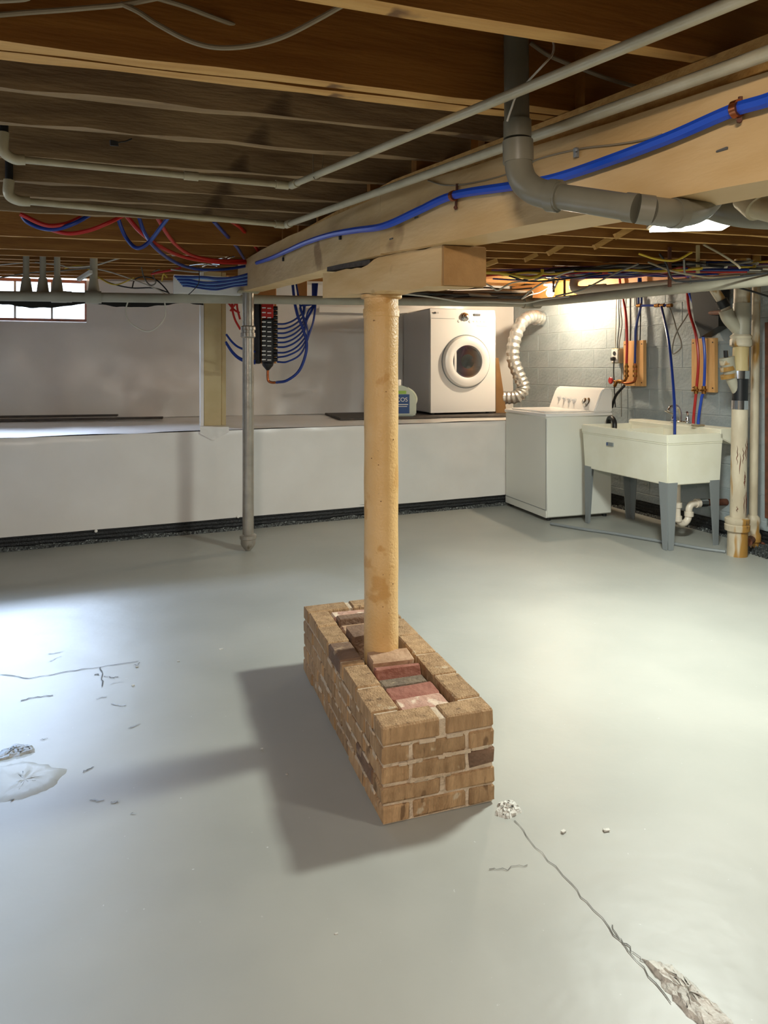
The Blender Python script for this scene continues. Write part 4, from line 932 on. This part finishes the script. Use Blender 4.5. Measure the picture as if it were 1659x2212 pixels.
hose('cable_tie', D2([(430, 575, 5.0), (431, 600, 4.98), (428, 615, 4.99), (415, 630, 5.02), (408, 636, 5.04)]), .003, 'wire_k', 'black tie strap hanging around the blue tube bundle', 'strap')
for i, p_ in enumerate([[(465, 561, 5.0), (490, 555, 5.0), (512, 548, 5.05)], [(483, 562, 5.0), (500, 556, 5.0), (520, 549, 5.05)], [(410, 573, 5.0), (440, 570, 5.0), (470, 574, 5.0)], [(437, 576, 5), (452, 570, 5), (475, 571, 5)]]):
    hose('shiny_strap', D2(p_), .006, 'chrome', 'shiny strip of foil strap caught in the tube bundle', 'strap', 'shiny strips in the tube bundle')
# electrical cables at the left wall top
LC = [
 ('wire_w', [(0, 572, 5.6), (70, 567, 5.5), (130, 573, 5.4), (150, 577, 5.4), (205, 573, 5.4), (262, 556, 5.3)], 'white cable rising right across the window top'),
 ('wire_w', [(150, 578, 5.5), (200, 575, 5.5), (270, 556, 5.4), (350, 553, 5.3), (430, 550, 5.2)], 'long white cable passing above the window to the tube bundle'),
 ('wire_w', [(205, 580, 5.6), (240, 588, 5.6), (290, 605, 5.6), (340, 625, 5.6), (365, 640, 5.6)], 'white cable slanting down right of the window'),
 ('wire_y', [(140, 580, 5.6), (160, 575, 5.6), (185, 577, 5.6), (215, 600, 5.6), (250, 615, 5.6), (290, 600, 5.6)], 'yellowish cable curling beside the window top'),
 ('wire_k', [(205, 595, 5.7), (240, 612, 5.7), (285, 622, 5.7), (330, 622, 5.7), (365, 632, 5.7)], 'black cable drooping right of the window'),
 ('wire_k', [(286, 622, 5.75), (292, 604, 5.75), (310, 598, 5.75), (335, 603, 5.75), (355, 620, 5.75), (370, 640, 5.75)], 'black cable arched right of the window'),
 ('wire_g', [(306, 577, 5.5), (312, 600, 5.5), (325, 616, 5.5), (337, 610, 5.5), (330, 590, 5.5), (345, 582, 5.5)], 'grey cable hooked up and down beside the cross beam'),
 ('red', [(328, 592, 5.4), (350, 587, 5.35), (380, 582, 5.3), (392, 577, 5.3)], 'short reddish cable end at the left of the tube bundle'),
 ('wire_y', [(350, 607, 5.4), (354, 592, 5.35), (362, 600, 5.35)], 'small yellow cable end left of the tube bundle'),
 ('wire_w', [(370, 582, 5.3), (400, 586, 5.25), (430, 588, 5.2), (450, 585, 5.2)], 'short white cable lying over the blue tube bundle'),
 ('wire_g', [(0, 600, 5.5), (60, 590, 5.5), (130, 585, 5.5), (200, 578, 5.4)], 'grey cable sagging across the window'),
 ('wire_w', [(278, 648, 5.2), (272, 672, 5.2), (280, 695, 5.2), (305, 712, 5.2), (325, 715, 5.2), (345, 702, 5.2), (358, 680, 5.2), (356, 650, 5.2)], 'thin white cable hanging in a round loop under the drain pipe')]
for m_, p_, l_ in LC: hose('cable', D2(p_), .0055 if m_ != 'red' else .009, m_, l_, 'cable')
b = MB(); b.tube([D(170, 604, 5.2), D(197, 587, 5.1)], .018, 4, False); solo('tube_lamp_end', b, 'foamstrip', 'short bright white strip hanging at the window corner', 'strip')
b = MB(); b.sheet(lambda s, t: D(-10+450*s, 650+t*(4+12*abs(math.sin(s*7))*(1-s*.3)+3*noise.noise(V((s*20, 0, 0)))), 5.05+.9*s), 60, 3)
solo('black_wrap', b, 'black', 'torn black plastic sagging along the underside of the drain pipe at left', 'plastic scrap')
# top-left old cables
TC = [([(-20, 34, 1.25), (60, 27, 1.25), (130, 22, 1.25), (200, 16, 1.26), (265, 10, 1.27), (340, -4, 1.27), (420, -20, 1.27)], 'old grey cable crossing the nearest joist at the top left corner'),
 ([(262, 8, 1.27), (300, 26, 1.27), (340, 52, 1.27), (400, 84, 1.27), (450, 100, 1.27), (500, 103, 1.27), (560, 95, 1.27), (620, 76, 1.26), (690, 40, 1.25), (740, 12, 1.24), (790, -12, 1.23)], 'old grey cable hanging in a wide loop in front of the tan joist'),
 ([(340, -4, 1.3), (400, 14, 1.33), (450, 33, 1.36), (510, 55, 1.40), (558, 72, 1.44)], 'old grey cable running into a hole in the tan joist'),
 ([(-10, 2, 1.2), (50, -2, 1.2), (70, -10, 1.2)], 'pale cable end at the very top left corner')]
for p_, l_ in TC: hose('cable', D2(p_), .0048, 'wire_o', l_, 'cable', res=8)
b = MB(); b.lathe([(.011, 0), (.011, .02)], D(566, 73, 1.45), (0, -1, 0), 14); solo('hole_bushing', b, 'black', 'black bushing where the old cable enters the tan joist', 'bushing')
hose('cable', D2([(1190, 78, 1.42), (1197, 98, 1.40), (1192, 120, 1.38), (1170, 145, 1.36), (1120, 200, 1.44), (1105, 235, 1.46), (1096, 262, 1.475)]), .0022, 'wire_w', 'thin white wire draped round the thick grey drain pipe', 'wire')
hose('cable', D2([(1146, 93, 1.62), (1190, 122, 1.62), (1260, 150, 1.62), (1320, 172, 1.62), (1385, 190, 1.62)]), .005, 'wire_o', 'grey cable between the joists right of the drain pipe', 'cable')

# ================================================================ MANIFOLD
MZ = 6.0
mo = D(585, 790, MZ)
bd_ = MB(); p0 = D(548, 790, MZ+.05); p1 = D(604, 790, MZ+.05); top_z = zc(MZ)-.01
bd_.bb((p0.x, p0.y-.01, p0.z+.02), (p1.x-.03, p0.y+.02, top_z)); bd_.bb((D(640, 0, MZ).x, p0.y-.0, D(0, 650, MZ).z), (D(662, 0, MZ).x, p0.y+.02, top_z))
solo('manifold_board', bd_, 'orangewood', 'orange-brown board hanging behind the water manifold', 'board')
mani = thing('water_manifold', 'black water manifold with two columns of ports below the beam end', 'manifold', (mo.x, MZ-.05, mo.z))
ox = mo.x; zt = D(0, 652, MZ).z; zb_ = D(0, 782, MZ).z
L = lambda px, py: V((k_(px)*MZ-ox, 0, D(0, py, MZ).z-mo.z))
b = MB(); a = L(569, 785); c = L(594, 690); b.bb((a.x, -.04, a.z), (c.x, .04, c.z), bev=.01); part('body', b, 'black', mani)
b = MB(); a = L(569, 689); c = L(594, 652); b.bb((a.x, -.04, a.z), (c.x, .04, c.z), bev=.01); part('hot_body', b, 'red', mani, label='dark red hot-water section')
b = MB(); a = L(553, 786); c = L(566, 656); b.bb((a.x, -.035, a.z), (c.x, .03, c.z), bev=.01); part('side_body', b, 'black', mani)
b = MB(); c = L(581, 785); b.lathe([(.05, 0), (.045, -.02), (.02, -.05), (.012, -.06)], c, seg=16); part('bottom_cone', b, 'black', mani)
for i in range(12):
    y = 667+i*10; 
    if i == 9: y += 2
    b = MB(); b.cyl(L(594, y), L(602, y), .018, 10); b.cyl(L(592, y), L(594.5, y), .022, 10); part('port', b, 'black', mani)
    b = MB(); b.cyl(L(549.5, y+1), L(554, y+1), .012, 8); part('valve_key', b, 'brass', mani)
    b = MB(); p = L(574.5, y); b.box(p+V((0, -.042, 0)), (.032, .006, .010)); p = L(586, y+1); b.box(p+V((0, -.042, 0)), (.032, .006, .008)); part('port_tag', b, 'foamstrip', mani)
b = MB(); b.tube([L(581, 797), L(581, 815), L(583, 823), L(590, 826), L(598, 826)], .011, 10); part('copper_elbow', b, 'copper', mani)
ends = [(600, 700), (600, 710), (600, 720), (600, 730), (600, 740), (600, 750), (600, 762), (600, 772), (600, 782)]
for i, (x, y) in enumerate(ends):
    r_ = 640+random.uniform(0, 20)+i*3
    P = [(x, y, MZ-.06), (618, y-1, MZ-.07), (638, y-10, MZ-.08), (656, y-28, MZ-.08-.006*i), (min(670, r_)+i*1.5, y-58, MZ-.09-.006*i), (674+i*1.4, 655, MZ-.10), (676+i*1.6, 612, MZ-.1)]
    if i > 6: P = [(x, y, MZ-.06), (622, y-4, MZ-.1), (648, y-18, MZ-.12), (664, y-45, MZ-.13), (662, 700, MZ-.13), (650, 665, MZ-.12), (640, 612, MZ-.1)] if i == 7 else [(x, y, MZ-.06), (622, y-1, MZ-.1), (652, y-20, MZ-.12), (672, y-70, MZ-.13), (680, 680, MZ-.13), (686, 612, MZ-.12)]
    hose('blue_tube', D2(P), .008, 'bluedark', 'blue tube curving up from the %s right-hand port in use on the water manifold' % ORD[i], 'tube', 'blue tubes from the manifold ports')
hose('blue_tube', D2([(598, 826, MZ-.05), (620, 822, MZ-.12), (645, 803, MZ-.14), (659, 772, MZ-.15), (663, 742, MZ-.15), (655, 710, MZ-.15), (643, 680, MZ-.15), (636, 645, MZ-.14), (632, 605, MZ-.12)]), .0125, 'bluedark', 'thick blue supply tube curving from the copper elbow under the manifold', 'tube')
for i, P in enumerate([[(503, 640), (502, 665), (508, 690), (520, 712)], [(492, 652), (505, 668), (518, 676)], [(512, 640), (513, 665), (519, 690)], [(520, 645), (508, 658), (498, 672)]]):
    hose('red_tube', [D(x, y, MZ-.1) for x, y in P], .009, 'red', 'red tube curving down behind the steel column to the manifold', 'tube', 'red tubes behind the steel column')
for i, P in enumerate([[(489, 722), (503, 740), (520, 752), (552, 760)], [(488, 738), (503, 760), (522, 775), (552, 780)], [(489, 742), (505, 765), (524, 779), (552, 785)]]):
    hose('blue_tube', [D(x, y, MZ-.1) for x, y in P], .0095, 'bluedark', 'blue tube running left behind the steel column from the manifold', 'tube', 'blue tubes behind the steel column')

# ================================================================ LAMPS
fx_ = thing('shop_light', 'bright white shop light fixed under the joists at the right', 'ceiling light', LED, math.radians(-8))
b = MB(); b.bb((-.17, -.10, .0), (.17, .10, .012)); part('diffuser', b, 'ledlit', fx_)
b = MB(); b.bb((-.185, -.115, .013), (.185, .115, .05), bev=.008); part('housing', b, 'galv', fx_)
b = MB(); b.cyl((.19, 0, .03), (.24, 0, .035), .012, 8); part('end_socket', b, 'wire_o', fx_)
hose('pull_chain', [LED+V((-.1, 0, .05)), LED+V((.0, .02, .09)), V((LED.x+.02, LED.y+.03, zc(LED.y)+.02))], .003, 'wire_w', 'thin white cord holding up the shop light', 'cord')
bl = thing('bare_bulb', 'glowing bare bulb in a white porcelain holder above the foil duct', 'light bulb', BULB)
b = MB(); b.lathe([(.001, -.042), (.022, -.038), (.036, -.022), (.040, 0), (.034, .02), (.02, .04), (.014, .048)], seg=24); part('bulb', b, 'bulblit', bl)
bulbobj = [o for o in bpy.data.objects if o.name.startswith('bulb')][0]; bulbobj.visible_shadow = True
b = MB(); b.lathe([(.016, .045), (.022, .05), (.024, .07), (.05, .075), (.07, .085), (.07, .10), (.05, .11)], seg=24); part('lamp_holder', b, 'white', bl)
b = MB(); b.lathe([(.02, .11), (.02, zc(BULB.y)-BULB.z)], seg=10); part('junction_stem', b, 'galv', bl)
# ================================================================ CABLE CLUTTER, right
random.seed(21)
def run(px0, y0, px1, y1, n, amp, Z0, Z1):
    return [D(px0+(px1-px0)*i/n, y0+(y1-y0)*i/n+random.uniform(-amp, amp), Z0+(Z1-Z0)*i/n+random.uniform(-.05, .05)) for i in range(n+1)]
RC = [('red', 6, 'red cable in the bunch strung above the block wall'), ('bluedark', 7, 'blue cable in the bunch strung above the block wall'), ('wire_w', 9, 'white cable in the bunch strung above the block wall'), ('wire_y', 4, 'yellow cable in the bunch strung above the block wall'), ('wire_k', 6, 'black cable in the bunch strung above the block wall'), ('wire_p', 4, 'purple cable in the bunch strung above the block wall'), ('wire_g', 6, 'grey cable in the bunch strung above the block wall')]
for m_, n_, l_ in RC:
    for i in range(n_):
        x0 = random.uniform(1045, 1300); x1 = random.uniform(1480, 1720); f0 = random.uniform(0, 22)
        y0 = 582+f0-(x0-1045)*.015; y1 = 566+f0*1.2
        Zs = 6.1-(x0-1045)*.0015
        hose('cable', run(x0, y0, x1, y1, 8, 4 if m_ != 'wire_k' else 7, Zs, 4.6+random.uniform(-.3, .2)), random.choice((.005, .007, .009)), m_, l_, 'cable', l_.split(' in the')[0]+'s above the block wall')
SC = [('wire_w', [(1045, 610, 5.6), (1060, 618, 5.6), (1075, 627, 5.6), (1092, 618, 5.6), (1110, 610, 5.6), (1150, 606, 5.6), (1180, 598, 5.6)], 'white cable making a V below the joists left of the bare bulb'),
 ('wire_w', [(1128, 646, 5.5), (1150, 625, 5.5), (1185, 605, 5.5), (1215, 592, 5.4), (1240, 585, 5.3)], 'straight white cable slanting up past the bare bulb'),
 ('wire_w', [(1128, 646, 6.2), (1145, 637, 6.5), (1165, 632, 6.9), (1183, 622, 7.2)], 'white cable running from the drain pipe to the bare bulb'),
 ('wire_w', [(862, 634, 5.3), (920, 640, 5.4), (960, 646, 5.5), (1000, 652, 5.6), (1060, 652, 5.7), (1130, 655, 5.7), (1175, 647, 5.7), (1230, 640, 5.5)], 'long grey-white cable draped over the drain pipe above the dryer'),
 ('wire_y', [(1040, 588, 5.4), (1080, 590, 5.4), (1120, 597, 5.4), (1150, 600, 5.4), (1170, 592, 5.4), (1172, 582, 5.4)], 'thick yellow cable above the bare bulb'),
 ('wire_k', [(1100, 596, 5.3), (1140, 607, 5.3), (1190, 606, 5.3), (1240, 600, 5.2), (1300, 590, 5.0)], 'black cable looping just above the bare bulb'),
 ('wire_g', [(1200, 640, 5.3), (1260, 625, 5.2), (1320, 595, 5.0), (1380, 570, 4.8)], 'grey cable slanting across the white plastic pipe'),
 ('wire_o', [(1400, 566, 4.4), (1450, 585, 4.4), (1500, 595, 4.4), (1540, 600, 4.4), (1600, 596, 4.3)], 'thick old cable drooping below the joists at right'),
 ('wire_o', [(1520, 528, 3.9), (1560, 550, 3.95), (1590, 570, 4.0), (1600, 580, 4.0)], 'old cable slanting down from the joists near the right edge'),
 ('wire_y', [(1380, 548, 4.2), (1420, 560, 4.2), (1460, 562, 4.2), (1495, 545, 4.2)], 'yellow cable dipping below the joists under the shop light'),
 ('wire_k', [(1425, 548, 4.3), (1440, 570, 4.3), (1450, 600, 4.3), (1470, 608, 4.3), (1520, 606, 4.2), (1600, 598, 4.1), (1659, 590, 4.0)], 'black cable hanging down and running right to the edge'),
 ('wire_g', [(1540, 430, 2.6), (1570, 436, 2.6), (1610, 447, 2.6)], 'thin pale cable behind the main beam near the right edge'),
 ('wire_k', [(1590, 620, 4.6), (1620, 628, 4.6), (1659, 640, 4.6), (1700, 652, 4.6)], 'black cable crossing the top of the vent pipe'),
 ('wire_w', [(1197, 625, 5.3), (1205, 608, 5.3), (1210, 596, 5.3)], 'short white cable stub just right of the bare bulb'),
 ('wire_g', [(1478, 560, 4.3), (1480, 590, 4.4), (1492, 600, 4.5), (1489, 631, 4.7)], 'grey cable hanging beside the red and blue tubes at right')]
for m_, p_, l_ in SC: hose('cable', D2(p_), .013 if 'thick yellow' in l_ else .0065, m_, l_, 'cable')
for i in range(11):
    y = 628+random.uniform(-6, 14)
    hose('cable', run(846, y-4+i, 1150, y+random.uniform(-4, 8), 6, 3, 6.9, 7.2), random.choice((.009, .014, .018)), ('darkbox', 'wire_k', 'wire_g')[i % 3], 'dark cable bunched on top of the upper wall above the dryer', 'cable', 'dark cables above the dryer')
for i, (px, y0, y1, Z) in enumerate(((1196, 575, 632, 5.9), (1220, 575, 640, 5.9), (1447, 560, 620, 4.6), (1508, 545, 590, 4.5))):
    b = MB(); a = D(px, y1, Z); b.box((a.x, a.y, (a.z+zc(a.y))/2+.01), (.014 if i < 2 else .02, .014, zc(a.y)-a.z+.02), .2); solo('pipe_strap', b, 'rust' if i < 3 else 'creamwood', ('rusty hanger strap just right of the bare bulb', 'second rusty hanger strap right of the bare bulb', 'dark hanger strap over the drain pipe above the sink', 'short pale wooden block under the joists at right')[i], 'hanger')
